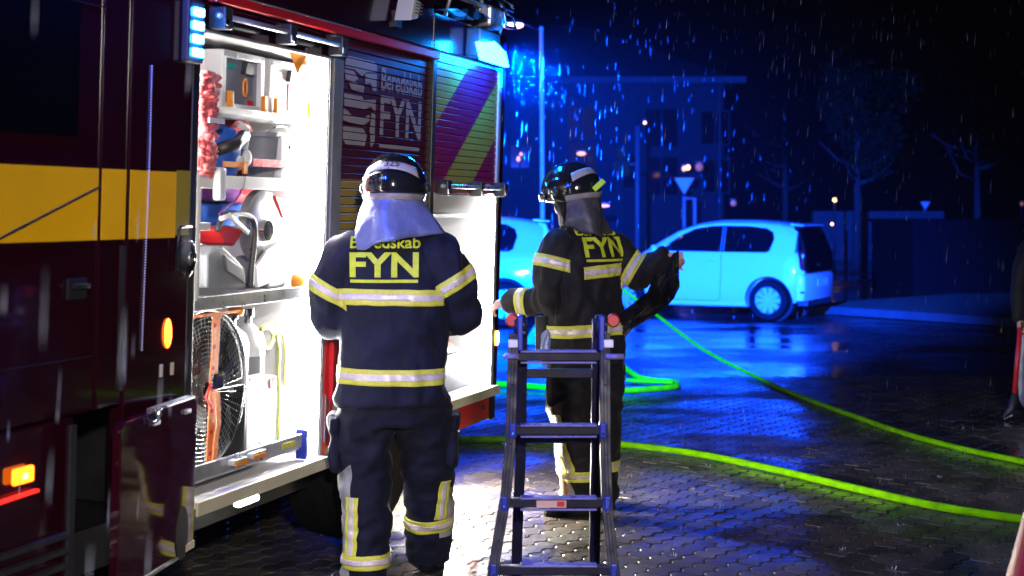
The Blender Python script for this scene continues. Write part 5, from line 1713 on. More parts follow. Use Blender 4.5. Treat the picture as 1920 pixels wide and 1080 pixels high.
ct = MB().rings([(w3(0, 0, z), a, b) for z, a, b in ((0.72, 0.21, 0.15), (0.95, 0.20, 0.145), (1.2, 0.215, 0.14), (1.33, 0.20, 0.125), (1.41, 0.12, 0.10), (1.47, 0.075, 0.08))], 24, 2.4)
limb(ct, A3[:-1] + [w3(-0.318, -0.07, 0.80)], [0.085, 0.072, 0.066, 0.056, 0.052], 14)
limb(ct, [w3(0.19, 0, 1.34), w3(0.26, 0, 1.05), w3(0.24, -0.07, 0.86)], [0.085, 0.066, 0.052], 14)
garment('jacket', ct, 0.013, 'coat_black', p3, B3, 0.010, 8, 1.9)
tr = MB().rings([(w3(0, 0, z), a, b) for z, a, b in ((0.66, 0.17, 0.13), (0.78, 0.185, 0.14))], 20, 2.3)
for s in (-1, 1):
    limb(tr, [w3(0.10 * s - (0.04 if s < 0 else 0), 0, 0.74), w3(0.13 * s - (0.05 if s < 0 else 0), 0, 0.45), w3(0.13 * s - (0.05 if s < 0 else 0), 0, 0.17)], [0.12, 0.11, 0.105], 16)
garment('trousers', tr, 0.013, 'pale_cloth', p3, B3, 0.010, 9, 7.9)
boot(p3, w3(-0.18, 0.05, 0), (-0.35, -1, 0), B3)
boot(p3, w3(0.13, 0.05, 0), (0.2, -1, 0), B3)
hb_ = MB().rings([(w3(0.012, 0.016, 1.62 + z), 0.082 * a, 0.102 * a) for z, a in ((0.0, 0.98), (0.05, 1.0), (0.09, 0.86), (0.125, 0.4))], 18)
hb_.build('hair', 'boot_leather', p3, True)
# red-handled prying tool held by that hand, its claw on the ground
ht = thing('pry_bar', 'red-handled pry bar with dark claw end standing on the wet ground at the right edge', 'tool', w3(-0.34, -0.10, 0))
MB().tube([w3(-0.325, -0.115, 0.72), w3(-0.37, -0.12, 0.21)], 0.019, 10).build('handle', 'red_plastic', ht, True)
MB().tube([w3(-0.37, -0.12, 0.21), w3(-0.395, -0.12, 0.09), w3(-0.45, -0.12, 0.035)], [0.022, 0.026, 0.014], 10).build('claw', 'dark_plastic', ht, True)
MB().bar(w3(-0.40, -0.16, 0.05), w3(-0.46, -0.14, 0.012), 0.03, 0.012).bar(w3(-0.41, -0.10, 0.05), w3(-0.50, -0.11, 0.012), 0.03, 0.012).build('fork', 'steel', ht, bevel=0.003)
# ------------------------------------------------------------------ ladder in the foreground
lad_base = at(1045, 1200, 5.35)
lad_base.z = 0
ld = thing('stepladder', 'dark blue multi-joint ladder standing in the foreground right of the first firefighter', 'ladder', lad_base)


def lp(px, py, rear=False):
    k = (py - 590) / 610.0
    return at(px, py, 5.42 + (0.42 * k if rear else -0.22 * k))


def rail(pts, name, rear, w, m='ladder_navy'):
    P = [lp(x, y, rear) for x, y in pts]
    mb = MB()
    for a, b in zip(P, P[1:]):
        d = (b - a).normalized()
        mb.bar(a - d * 0.004, b + d * 0.004, w, 0.062, (0, 1, 0))
        mb.bar(a + Vector((0, -0.0335, 0)), b + Vector((0, -0.0335, 0)), w * 0.35, 0.005, (0, 1, 0))
    return mb.build(name, m, ld, bevel=0.004)


rail([(963, 628), (960, 720), (957, 830), (948, 930), (934, 1010), (922, 1090), (903, 1235)], 'front_rail', False, 0.040)
rail([(1134, 628), (1134, 720), (1135, 850), (1139, 960), (1146, 1030), (1154, 1090), (1169, 1235)], 'front_rail', False, 0.040)
rail([(979, 604), (976, 850), (970, 1000), (967, 1120)], 'rear_rail', True, 0.042)
rail([(1121, 604), (1118, 850), (1115, 1000), (1113, 1120)], 'rear_rail', True, 0.042)
for i, (x0, x1, y, rear) in enumerate(((965, 1142, 668, 0), (962, 1130, 806, 0), (946, 1138, 942, 0), (926, 1150, 1068, 0), (906, 1166, 1200, 0),
                                       (979, 1120, 700, 1), (976, 1118, 822, 1), (972, 1116, 940, 1))):
    a, b = lp(x0, y, rear), lp(x1, y, rear)
    a.z = b.z = (a.z + b.z) / 2
    r_ = MB().bar(a, b, 0.036, 0.034).build('rung', 'ladder_navy', ld, bevel=0.004)
    if not rear:
        ia, ib = lp(max(x0, 976), y), lp(min(x1, 1118), y)
        ia.z = ib.z = a.z
        MB().bar(ia + Vector((0, -0.012, 0.021)), ib + Vector((0, -0.012, 0.021)), 0.058, 0.007).build('tread', 'ladder_rung', r_, bevel=0.002)
        MB().bar(ia + Vector((0, -0.026, -0.021)), ib + Vector((0, -0.026, -0.021)), 0.018, 0.007).build('tread_lip', 'ladder_rung', r_, bevel=0.002)
        for e, s in ((a, 1), (b, -1)):
            if i:
                j = MB().box(e.x - 0.014, e.x + 0.014, e.y - 0.042, e.y + 0.03, e.z - 0.026, e.z + 0.030).build('joint_block', 'ladder_blue', r_, bevel=0.006)
                MB().ball((e.x, e.y - 0.043, e.z - 0.008), 0.005, nu=8, nv=5).build('joint_rivet', 'steel', j)
q = lp(1035, 943)
lb = MB().box(q.x - 0.058, q.x + 0.052, q.y - 0.0225, q.y - 0.0185, q.z - 0.013, q.z + 0.013).build('rung_label', 'ladder_label', ld)
MB().box(q.x + 0.018, q.x + 0.046, q.y - 0.0245, q.y - 0.0227, q.z - 0.009, q.z + 0.010).build('label_mark', 'red_plastic', lb)
for x in (975, 1127):
    q = lp(x, 612)
    hg = MB().lathe([(0.0, -0.022), (0.042, -0.022), (0.046, -0.012), (0.046, 0.012), (0.042, 0.022), (0.0, 0.022)], q, 'x', 24).build('hinge', 'ladder_navy', ld, 'auto')
    MB().box(q.x - 0.011, q.x + 0.013, q.y - 0.05, q.y - 0.01, q.z - 0.09, q.z + 0.045).build('hinge_plate', 'ladder_blue', hg, bevel=0.006)
    for k in (-0.02, 0.012):
        MB().ball((q.x + 0.016, q.y - 0.052, q.z + k), 0.006, nu=8, nv=5).build('hinge_rivet', 'steel', hg)
    q2 = lp(x - 15 if x < 1000 else x + 22, 600)
    MB().lathe([(0.0, -0.016), (0.020, -0.016), (0.026, -0.006), (0.026, 0.01), (0.018, 0.018), (0.0, 0.018)], q2 + Vector((0, -0.02, 0)), 'y', 18).build('hinge_knob', 'red_plastic', hg, 'auto')
    q3 = lp(x - 12 if x < 1000 else x + 14, 643)
    MB().box(q3.x - 0.02, q3.x + 0.016, q3.y - 0.045, q3.y - 0.02, q3.z - 0.014, q3.z + 0.016).build('lock_tab', 'white_plastic', hg, bevel=0.004)
for x0, x1 in ((944, 972), (1134, 1168)):
    MB().tube([lp(x0, 666) + Vector((0, -0.05, 0)), lp(x1, 666) + Vector((0, -0.05, 0))], 0.011, 10).build('lock_pin', 'ladder_rung', ld, True)
for x in (903, 1169):
    q = lp(x, 1235)
    MB().box(q.x - 0.024, q.x + 0.024, q.y - 0.04, q.y + 0.04, 0.0, max(q.z, 0.05) + 0.02).build('rubber_foot', 'rubber', ld, bevel=0.006)
for x in (967, 1113):
    q = lp(x, 1120, True)
    MB().box(q.x - 0.022, q.x + 0.022, q.y - 0.035, q.y + 0.035, 0.0, max(q.z, 0.05) + 0.02).build('rubber_foot', 'rubber', ld, bevel=0.006)


# ------------------------------------------------------------------ hoses
def hose(name, pts, r, label):
    return solo(name, MB().tube(smooth_path(pts, 10), r, 12), 'hose_green', label, 'hose', pts[0], None, True)


hr = 0.023
hose('fire_hose', [on_ground(x, y, hr) for x, y in ((700, 834), (850, 824), (1000, 825), (1150, 832), (1300, 850), (1450, 880), (1600, 915), (1750, 948), (1920, 974), (2150, 1004))],
     hr, 'bright green fire hose crossing the paving in front, nearest of the three hose runs')
hr = 0.020
far_pts = [at(1105, 505, 17.2), at(1135, 520, 17.2), at(1165, 541, 17.0), at(1222, 584, 16.6), at(1320, 656, 15.4)]
far_pts += [on_ground(x, y, hr) for x, y in ((1425, 710), (1500, 743), (1600, 780), (1700, 814), (1810, 843), (1920, 866), (2150, 915))]
hose('fire_hose', far_pts, hr, 'bright green fire hose rising off the yard towards the white car')
hr = 0.029
hose('fire_hose', [at(1105, 505, 17.1), at(1125, 600, 16.0)] + [on_ground(x, y, hr) for x, y in ((1148, 660), (1172, 690), (1205, 710), (1262, 717), (1269, 722), (1255, 727), (1150, 733), (1040, 728), (960, 722), (900, 719))],
     hr, 'green hose lying in a flattened loop on the blue-lit yard behind the second firefighter')
solo('hose_end', MB().tube([on_ground(1176, 713, 0.05), on_ground(1262, 717, 0.05)], 0.04, 10, flat=0.5), 'hose_green', 'short flat length of green hose inside the loop on the yard', 'hose', on_ground(1176, 713), None, True)


# ------------------------------------------------------------------ cars
def interp(tab, x, k):
    for a, b in zip(tab, tab[1:]):
        if a[0] <= x <= b[0]:
            t = (x - a[0]) / (b[0] - a[0])
            t = t * t * (3 - 2 * t) if k == 'z' else t
            return [p + (q - p) * t for p, q in zip(a[1:], b[1:])]
    return list(tab[0][1:]) if x < tab[0][0] else list(tab[-1][1:])


def make_car(label, contact, yaw, paint, sx, sz, black_hatch, wheel_x):
    """small hatchback: local x runs from nose to tail, visible flank at y < 0; contact = where the near rear tyre touches"""
    BODY = [(0.0, .36, .60, .56), (.05, .27, .70, .70), (.28, .22, .82, .78), (.65, .20, .915, .81), (1.0, .19, .965, .82), (2.0, .19, .98, .825), (2.9, .20, 1.0, .825), (3.25, .24, 1.01, .80), (3.42, .30, 1.0, .745), (3.49, .36, .97, .70)]
    CAB = [(.86, .985, .66), (1.15, 1.17, .645), (1.45, 1.335, .625), (1.75, 1.43, .61), (2.1, 1.472, .60), (2.6, 1.470, .595), (3.05, 1.43, .58), (3.28, 1.385, .565), (3.345, 1.345, .56)]
    BODY = [(x * sx, a * sz, b * sz, w) for x, a, b, w in BODY]
    CAB = [(x * sx, z * sz, w) for x, z, w in CAB]
    f = Vector((-math.cos(yaw), math.sin(yaw), 0))
    X = -f
    Y = Vector((0, 0, 1)).cross(X)
    wx = wheel_x[1] * sx
    o = Vector(contact) - X * wx + Y * 0.72
    fr = Matrix(((X.x, Y.x, 0, o.x), (X.y, Y.y, 0, o.y), (0, 0, 1, 0), (0, 0, 0, 1)))
    car = thing('parked_car', label, 'car', (0, 0, 0), fr)
    mb = MB()
    xs = [BODY[0][0] + (BODY[-1][0] - BODY[0][0]) * i / 44 for i in range(45)]
    prof = []
    for x in xs:
        zb, zt, hw = interp(BODY, x, 'l')
        h = zt - zb
        half = [(-hw * 0.90, zb), (-hw * 0.985, zb + h * 0.16), (-hw, zb + h * 0.42), (-hw * 0.988, zb + h * 0.66), (-hw * 0.965, zb + h * 0.90), (-hw * 0.93, zt - 0.008), (-hw * 0.80, zt + 0.006), (-hw * 0.4, zt + 0.018)]
        prof.append([(x, y, z) for y, z in half] + [(x, -y, z) for y, z in reversed(half)])
    n = len(prof[0])
    vs = [p for r in prof for p in r]
    fs = [(i * n + j, i * n + (j + 1) % n, (i + 1) * n + (j + 1) % n, (i + 1) * n + j) for i in range(len(prof) - 1) for j in range(n)]
    fs += [tuple(range(n)), tuple(reversed(range((len(prof) - 1) * n, len(prof) * n)))]
    mb.add(vs, fs)
    me = mb.mesh('blank')
    tmp = bpy.data.objects.new('blank', me)
    COL.objects.link(tmp)
    cm = MB()
    for w in wheel_x:
        for s in (-1, 1):
            cm.lathe([(0.355 * sz, -0.17), (0.355 * sz, 0.17)], (w * sx, s * 0.74, 0.30 * sz), 'y', 40)
    cut = bpy.data.objects.new('blank', cm.mesh('blank'))
    COL.objects.link(cut)
    bo = tmp.modifiers.new('b', 'BOOLEAN')
    bo.operation, bo.object, bo.solver = 'DIFFERENCE', cut, 'EXACT'
    dg = bpy.context.evaluated_depsgraph_get()
    me = bpy.data.meshes.new_from_object(tmp.evaluated_get(dg))
    bpy.data.objects.remove(tmp)
    bpy.data.objects.remove(cut)
    body = link('body_shell', me, paint, car, 'auto')
    # cabin
    cxs = [CAB[0][0] + (CAB[-1][0] - CAB[0][0]) * i / 32 for i in range(33)]

    def cab(x):
        zr, wr = interp(CAB, x, 'l')
        return zr, wr, interp(BODY, x, 'l')[1] - 0.01, interp(BODY, x, 'l')[2] * 0.925
    mb = MB()
    prof = []
    for x in cxs:
        zr, wr, zb, wb = cab(x)
        zr = max(zr, zb + 0.012)
        e = min(1, (zr - zb) / 0.3)
        half = [(-wb, zb), (-(wb + (wr - wb) * 0.5), zb + (zr - zb) * 0.48), (-wr, zr - 0.045 * e), (-wr + 0.07, zr - 0.010 * e), (-wr * 0.5, zr + 0.012 * e)]
        prof.append([(x, y, z) for y, z in half] + [(x, -y, z) for y, z in reversed(half)])
    n = len(prof[0])
    vs = [p for r in prof for p in r]
    fs = [(i * n + j, i * n + (j + 1) % n, (i + 1) * n + (j + 1) % n, (i + 1) * n + j) for i in range(len(prof) - 1) for j in range(n)]
    fs += [tuple(range(n)), tuple(reversed(range((len(prof) - 1) * n, len(prof) * n)))]
    roof = mb.add(vs, fs).build('roof', paint, car, 'auto')

    def side(x, z, s, off):
        zr, wr, zb, wb = cab(x)
        k = max(0, min(1, (z - zb) / max(1e-3, zr - 0.045 - zb)))
        return Vector((x, s * (wb + (wr - wb) * k + off), z))

    def pane(name, poly, s, m, off=0.006):
        """side pane: outline in (x, z) laid on the flank of the cabin"""
        bm = bmesh.new()
        bm.faces.new([bm.verts.new((x * sx, z * sz, 0)) for x, z in poly])
        bmesh.ops.triangulate(bm, faces=bm.faces[:])
        grid_cut(bm, 0.12)
        for v in bm.verts:
            v.co = side(v.co.x, v.co.y, s, off)
        bmesh.ops.recalc_face_normals(bm, faces=bm.faces)
        ob = link(name, bm_mesh(bm, name), m, car, True)
        solidify(ob, 0.004, 0)
        return ob
    for s in (-1, 1):
        pane('side_window', [(1.12, 1.005), (1.30, 1.115), (1.50, 1.245), (1.72, 1.345), (2.02, 1.392), (2.185, 1.396), (2.185, 1.0)], s, 'glass_dark')
        pane('quarter_window', [(2.235, 1.0), (2.235, 1.396), (2.60, 1.392), (2.88, 1.360), (2.99, 1.30), (3.02, 1.20), (2.97, 1.03), (2.92, 1.0)], s, 'glass_dark')
        pane('pillar_trim', [(2.19, 1.0), (2.19, 1.396), (2.23, 1.396), (2.23, 1.0)], s, 'black_trim')
    # windscreen and rear glass
    for nm, x0, x1, q in (('windscreen', 0.96, 1.62, 0.93),):
        vs, fs = [], []
        for i in range(9):
            x = (x0 + (x1 - x0) * i / 8) * sx
            zr, wr, zb, wb = cab(x)
            for j in range(7):
                y = (-1 + 2 * j / 6) * (wr - 0.05)
                vs.append((x - 0.006, y, zr + 0.012 - 0.014 * abs(j / 3 - 1) ** 2))
        fs = [(i * 7 + j, i * 7 + j + 1, i * 7 + j + 8, i * 7 + j + 7) for i in range(8) for j in range(6)]
        solidify(MB().add(vs, fs).build(nm, 'glass_dark', car, True), 0.004, 0)
    tg = [(3.27, 1.395), (3.37, 1.375), (3.435, 1.22), (3.50, 1.03), (3.525, 0.86), (3.525, 0.70), (3.45, 0.70), (3.30, 1.0)]
    tw = [0.53, 0.545, 0.60, 0.645, 0.655, 0.64, 0.64, 0.6]
    k = len(tg)
    vs = [(x * sx, -w, z * sz) for (x, z), w in zip(tg, tw)] + [(x * sx, w, z * sz) for (x, z), w in zip(tg, tw)]
    fs = [tuple(range(k)), tuple(reversed(range(k, 2 * k)))] + [(j, (j + 1) % k, k + (j + 1) % k, k + j) for j in range(k)]
    hatch = MB().add(vs, fs).build('tailgate', 'glass_dark' if black_hatch else paint, car, bevel=0.02)
    if not black_hatch:
        q0 = [(3.385, 1.345), (3.44, 1.21), (3.495, 1.06)]
        vs = [(x * sx + 0.012, s * w, z * sz) for (x, z), w in zip(q0, (0.48, 0.52, 0.56)) for s in (-1, 1)]
        solidify(MB().add(vs, [(0, 1, 3, 2), (2, 3, 5, 4)]).build('rear_window', 'glass_dark', hatch), 0.005, 0)
    MB().box(3.532 * sx, 3.542 * sx, -0.10, 0.10, 0.80 * sz, 0.83 * sz).build('tailgate_handle', 'chrome', hatch)
    MB().prism([(3.20, 1.405), (3.42, 1.39), (3.42, 1.405), (3.22, 1.43)], lambda x, z: (x * sx, -0.50, z * sz), lambda x, z: (x * sx, 0.50, z * sz)).build('roof_spoiler', paint, car, bevel=0.006)
    # bumpers
    for x0, x1, nm in ((3.36, 3.56, 'rear_bumper'), (-0.05, 0.12, 'front_bumper')):
        mb = MB()
        ring = []
        for t, xa in ((-0.76, 0.35), (-0.72, 0.75), (-0.5, 1.0), (0.5, 1.0), (0.72, 0.75), (0.76, 0.35)):
            xo = (x0 + (x1 - x0) * xa) if nm[0] == 'r' else (x1 - (x1 - x0) * xa)
            xi = x0 if nm[0] == 'r' else x1
            ring.append((t, xo * sx, xi * sx))
        vs = []
        for y, xo, xi in ring:
            vs += [(xi, y, 0.30 * sz), (xo - 0.02, y, 0.30 * sz), (xo, y, 0.46 * sz), (xo, y, 0.64 * sz), (xo - 0.03, y, 0.69 * sz), (xi, y, 0.69 * sz)]
        fs = [(i * 6 + j, i * 6 + (j + 1) % 6, i * 6 + 6 + (j + 1) % 6, i * 6 + 6 + j) for i in range(5) for j in range(6)] + [tuple(range(6)), tuple(reversed(range(30, 36)))]
        b = mb.add(vs, fs).build(nm, paint, car, 'auto', bevel=0.012)
        xx = x1 * sx if nm[0] == 'r' else x0 * sx
        e = 0.004 if nm[0] == 'r' else -0.004
        MB().box(min(xx, xx + e), max(xx, xx + e), -0.26, 0.26, 0.50 * sz, 0.61 * sz).build('number_plate', 'sign_white', b)
        if nm[0] == 'r':
            MB().box(3.36 * sx, 3.52 * sx, -0.62, 0.62, 0.22 * sz, 0.295 * sz).build('lower_valance', 'dark_plastic', b, bevel=0.01)
            for s in (-1, 1):
                MB().box(3.43 * sx, 3.505 * sx, min(s * 0.70, s * 0.752), max(s * 0.70, s * 0.752), 0.415 * sz, 0.44 * sz).build('reflector', 'tail_red', b)
    for s in (-1, 1):
        MB().rings([((3.445 * sx, s * 0.685, z * sz), 0.055, 0.040 * w) for z, w in ((0.74, 0.6), (0.77, 1), (0.98, 1), (1.03, 0.7))], 14, 3).build('tail_light', 'tail_red', car, True)
        MB().rings([((0.10 * sx, s * 0.60, z * sz), 0.07, 0.10 * w) for z, w in ((0.60, 0.6), (0.63, 1), (0.72, 1), (0.76, 0.6))], 14, 3).build('headlight', 'chrome', car, True)
        mr = MB().rings([((1.17 * sx + q, s * 0.92, (1.04 + z) * sz), 0.05 * w, 0.085 * w) for z, w, q in ((-0.06, 0.6, 0), (-0.04, 1, 0), (0.04, 1, 0), (0.06, 0.6, 0))], 14, 3).build('door_mirror', paint, car, True)
        MB().bar((1.16 * sx, s * 0.76, 1.0 * sz), (1.17 * sx, s * 0.88, 1.02 * sz), 0.04, 0.03).build('mirror_arm', 'dark_plastic', mr)
        # door outline, handle, sill
        z0, z1 = 0.27, 0.975

        def flank(x, z, off):
            zb, zt, hw = interp(BODY, x * sx, 'l')
            k = (z * sz - zb) / (zt - zb)
            tb = [(0, 0.90), (0.16, 0.985), (0.42, 1.0), (0.66, 0.988), (0.90, 0.965), (1.0, 0.93)]
            for (a, p), (b, q) in zip(tb, tb[1:]):
                if a <= k <= b:
                    return Vector((x * sx, s * (hw * (p + (q - p) * (k - a) / (b - a)) + off), z * sz))
            return Vector((x * sx, s * (hw * 0.93 + off), z * sz))
        for pts in ([(1.10, z1), (1.06, 0.7), (1.09, z0 + 0.05), (1.18, z0)], [(2.21, z1), (2.22, 0.7), (2.20, z0 + 0.04), (2.14, z0)], [(1.18, z0), (2.14, z0)]):
            P = []
            for (xa, za), (xb, zb_) in zip(pts, pts[1:]):
                P += [flank(xa + (xb - xa) * t / 6, za + (zb_ - za) * t / 6, 0.0005) for t in range(6)]
            P.append(flank(*pts[-1], 0.0005))
            MB().tube(P, 0.0042, 6).build('door_seam', 'seam', car)
        q = flank(2.06, 0.86, 0.012)
        MB().bar(q - Vector((0.08, 0, 0)), q + Vector((0.08, 0, 0)), 0.022, 0.026).build('door_handle', paint, car, bevel=0.006)
        q0, q1 = flank(0.98, 0.235, 0.01), flank(2.60, 0.235, 0.01)
        MB().bar(q0, q1, 0.02, 0.06).build('side_sill', paint, car, bevel=0.008)
        for w in wheel_x:
            c = Vector((w * sx, s * 0.72, 0.30 * sz))
            wl_ = MB()
            MB().lathe([(0.335 * sz, -0.12), (0.335 * sz, 0.02), (0.0, 0.03), (0.0, -0.12)] if s > 0 else [(0.335 * sz, 0.12), (0.335 * sz, -0.02), (0.0, -0.03), (0.0, 0.12)], (c.x, s * 0.60, c.z), 'y', 28).build('arch_liner', 'seam', car)
            r = 0.30 * sz
            ty = wl_.lathe([(r * 0.66, -0.085), (r * 0.93, -0.09), (r * 0.995, -0.06), (r, 0), (r * 0.995, 0.06), (r * 0.93, 0.09), (r * 0.66, 0.085)], c, 'y', 40).build('tyre', 'rubber', car, 'auto')
            rm_ = MB().lathe([(0.0, -0.02), (r * 0.66, -0.02), (r * 0.66, 0.02), (0, 0.02)], c + Vector((0, s * 0.03, 0)), 'y', 32).build('wheel_rim', 'rim_dark', car, 'auto')
            MB().lathe([(r * 0.60, 0.0), (r * 0.69, 0.0), (r * 0.69, 0.02), (r * 0.60, 0.02)] + [(r * 0.60, 0.0)], c + Vector((0, s * 0.075 - 0.01, 0)), 'y', 36).build('rim_ring', 'rim_silver', rm_, 'auto')
            MB().lathe([(0.0, -0.012), (r * 0.16, -0.012), (r * 0.18, 0.0), (r * 0.16, 0.012), (0, 0.012)], c + Vector((0, s * 0.078, 0)), 'y', 20).build('hub_cap', 'rim_silver', rm_, 'auto')
            for kk in range(10):
                a = 2 * math.pi * kk / 10
                e = Vector((math.cos(a), 0, math.sin(a)))
                t = Vector((-math.sin(a), 0, math.cos(a)))
                y0, y1 = Vector((0, s * 0.060, 0)), Vector((0, s * 0.086, 0))
                P = [c + e * r * 0.14 - t * r * 0.055, c + e * r * 0.14 + t * r * 0.055, c + e * r * 0.62 + t * r * 0.115, c + e * r * 0.62 - t * r * 0.115]
                MB().add([p + y0 for p in P] + [p + y1 for p in P], [(3, 2, 1, 0), (4, 5, 6, 7), (0, 1, 5, 4), (1, 2, 6, 5), (2, 3, 7, 6), (3, 0, 4, 7)]).build('spoke', 'rim_silver', rm_)
    MB().box(0.3 * sx, 3.2 * sx, -0.6, 0.6, 0.17 * sz, 0.19 * sz).build('underbody', 'seam', car)
    return car


make_car('small white hatchback with black glass tailgate parked across the yard, lit cyan by the beacon', on_ground(1443, 601), R(29), 'car_white', 0.975, 1.0, True, (0.60, 2.96))
make_car('pale car mostly hidden behind the fire engine, only its rear quarter and rear wheel showing', on_ground(946, 612) + Vector((0, 0, 0)), R(3), 'car_white_dull', 1.12, 1.05, False, (0.62, 2.86))
# wooden wedge and coiled clear tube on the ground beyond the ladder
q = on_ground(1004, 645)
solo('wooden_chock', MB().prism([(-0.16, 0), (0.16, 0), (0.05, 0.20), (-0.02, 0.22)], lambda x, z: q + Vector((x, -0.1, z)), lambda x, z: q + Vector((x, 0.1, z))), 'wood', 'orange-brown wooden wedge on the ground by the rear wheel of the pale car', 'chock', q, bevel=0.006)

# ------------------------------------------------------------------ far side of the yard
house = thing('house', 'dark two-storey house with hipped roof and pale eaves board beyond the yard', 'house', (-1.0, 46, 0))
x0, x1, y0, y1, ze = -14.0, 6.85, 46.0, 56.0, 5.80
MB().box(x0, x1, y0, y1, 0, ze).build('wall', 'brick_wall', house)
MB().add([(x0 - .6, y0 - .6, ze), (x1 + .6, y0 - .6, ze), (x1 + .6, y1 + .6, ze), (x0 - .6, y1 + .6, ze), (x0 + 4.2, (y0 + y1) / 2, 8.3), (x1 - 4.6, (y0 + y1) / 2, 8.3)],
         [(0, 1, 5, 4), (1, 2, 5), (2, 3, 4, 5), (3, 0, 4), (3, 2, 1, 0)]).build('roof', 'roof_tile', house)
MB().box(x0 - .62, x1 + .62, y0 - .66, y0 - .602, ze - 0.10, ze + 0.10).build('eaves_board', 'plaster', house)
MB().tube([(x1 - 0.15, y0 - 0.08, 0), (x1 - 0.15, y0 - 0.08, ze)], 0.05, 8).build('downpipe', 'plaster', house, True)
for (px, py, wpx, hpx, m) in ((975, 294, 34, 40, 'glass_dark'), (1092, 300, 50, 60, 'glass_dark'), (1090, 230, 50, 60, 'glass_dark'), (1240, 240, 60, 70, 'glass_dark'), (1240, 330, 60, 70, 'glass_dark'), (1340, 240, 50, 60, 'glass_dark'), (1342, 330, 46, 60, 'glass_dark')):
    c = at(px, py, y0)
    s = y0 / FPX
    fr = MB().box(c.x - wpx * s / 2 - .06, c.x + wpx * s / 2 + .06, y0 - 0.05, y0 - 0.001, c.z - hpx * s / 2 - .06, c.z + hpx * s / 2 + .06).build('window', 'brick_wall', house)
    MB().box(c.x - wpx * s / 2, c.x - 0.03, y0 - 0.06, y0 - 0.051, c.z - hpx * s / 2, c.z + hpx * s / 2).build('pane', m, fr)
    MB().box(c.x + 0.03, c.x + wpx * s / 2, y0 - 0.06, y0 - 0.051, c.z - hpx * s / 2, c.z + hpx * s / 2).build('pane', m, fr)

def far_lamp(px, py, Y, label, m, w, h, post=False, group='small warm lamps in the distance'):
    c = at(px, py, Y)
    s = Y / FPX
    g = thing('wall_lamp' if not post else 'post_lamp', label, 'lamp', (c.x, Y, 0 if post else c.z), None, group)
    MB().ball(c, w * s / 2, w * s / 3, h * s / 2, 12, 8).build('lamp_globe', m, g, True)
    if post:
        MB().tube([(c.x, Y + 0.02, 0), (c.x, Y + 0.02, c.z - h * s / 2)], 0.03, 8).build('lamp_post', 'dark_plastic', g, True)
    else:
        MB().box(c.x - w * s / 2, c.x + w * s / 2, Y + w * s / 3, Y + 0.14, c.z + h * s / 2, c.z + h * s / 2 + 0.05).build('lamp_bracket', 'dark_plastic', g)
    return g


far_lamp(972, 298, 45.8, 'faint warm lamp on the house wall just right of the engine, lower of two', 'lamp_orange', 6, 9)
far_lamp(977, 289, 45.8, 'faint warm lamp on the house wall just right of the engine, upper of two', 'lamp_orange', 5, 6)
far_lamp(1090, 288, 45.8, 'wide warm lamp on the house wall above the helmet of the second firefighter', 'lamp_orange', 17, 7)
far_lamp(1209, 230, 34, 'small warm lamp beside the top of the tall thin post', 'lamp_warm', 5, 5)
far_lamp(1132, 386, 33, 'flat warm lamp low on the house front right of the second firefighter', 'lamp_orange', 22, 5)
far_lamp(1283, 316, 41.6, 'left of three lamps glowing above the yield sign', 'lamp_orange', 9, 10)
far_lamp(1290, 314, 41.6, 'middle and brightest of three lamps glowing above the yield sign', 'lamp_warm', 7, 9)
far_lamp(1311, 313, 41.6, 'right of three lamps glowing above the yield sign', 'window_dim', 14, 16)
far_lamp(1375, 381, 41, 'dim square lamp above the white car roof', 'window_dim', 11, 11)
far_lamp(1565, 375, 40, 'brightest round lamp on a post right of the white car', 'lamp_warm', 7, 7, True)
far_lamp(1560, 420, 38, 'smaller round lamp on a post below the brightest one', 'lamp_warm', 5, 5, True)
far_lamp(1916, 382, 50, 'faint lamp on a post at the right edge', 'window_dim', 6, 8, True)

# thin post with a hanging sign
c = at(1195, 300, 33)
ps = thing('sign_post', 'thin grey post with dark reddish sign boards hanging on its left arm', 'sign post', (c.x, 33, 0))
MB().tube([(c.x, 33, 0), (c.x, 33, at(1195, 236, 33).z)], 0.055, 10).build('post', 'post_dark', ps, True)
a = at(1150, 308, 33)
MB().tube([(c.x, 33, a.z), (a.x, 33, a.z)], 0.035, 8).build('arm', 'post_dark', ps, True)
for (xa, xb, ya, yb) in ((1152, 1180, 302, 330), (1156, 1174, 276, 298)):
    p, q = at(xa, ya, 33), at(xb, yb, 33)
    MB().box(p.x, q.x, 32.94, 32.99, q.z, p.z).build('sign_board', 'board_brown', ps, bevel=0.01)


# street lamp: bare pole with a short arm and an oval lit head
def street_lamp(label, base, top, head_c, hw, pr):
    sl = thing('street_lamp', label, 'street lamp', base)
    b, t, h = Vector(base), Vector(top), Vector(head_c)
    MB().tube([b, b + (t - b) * 0.12, t], [pr * 1.25, pr, pr * 0.85], 12).build('pole', 'pole_paint', sl, True)
    MB().ball(t, pr, pr, pr * 1.1).build('pole_cap', 'pole_paint', sl, True)
    MB().tube([t - Vector((0, 0, 0.06)), t.lerp(h, 0.5) + Vector((0, 0, 0.03)), h + Vector((0, 0, 0.07))], pr * 0.42, 8).build('arm', 'black_trim', sl, True)
    hd = MB().ball(h + Vector((0, 0, 0.05)), hw, hw * 0.7, 0.055, 20, 8).build('lamp_head', 'dark_plastic', sl, True)
    MB().ball(h, hw * 0.96, hw * 0.66, 0.060, 20, 8).build('lamp_lens', 'lamp_pink', hd, True)
    return sl


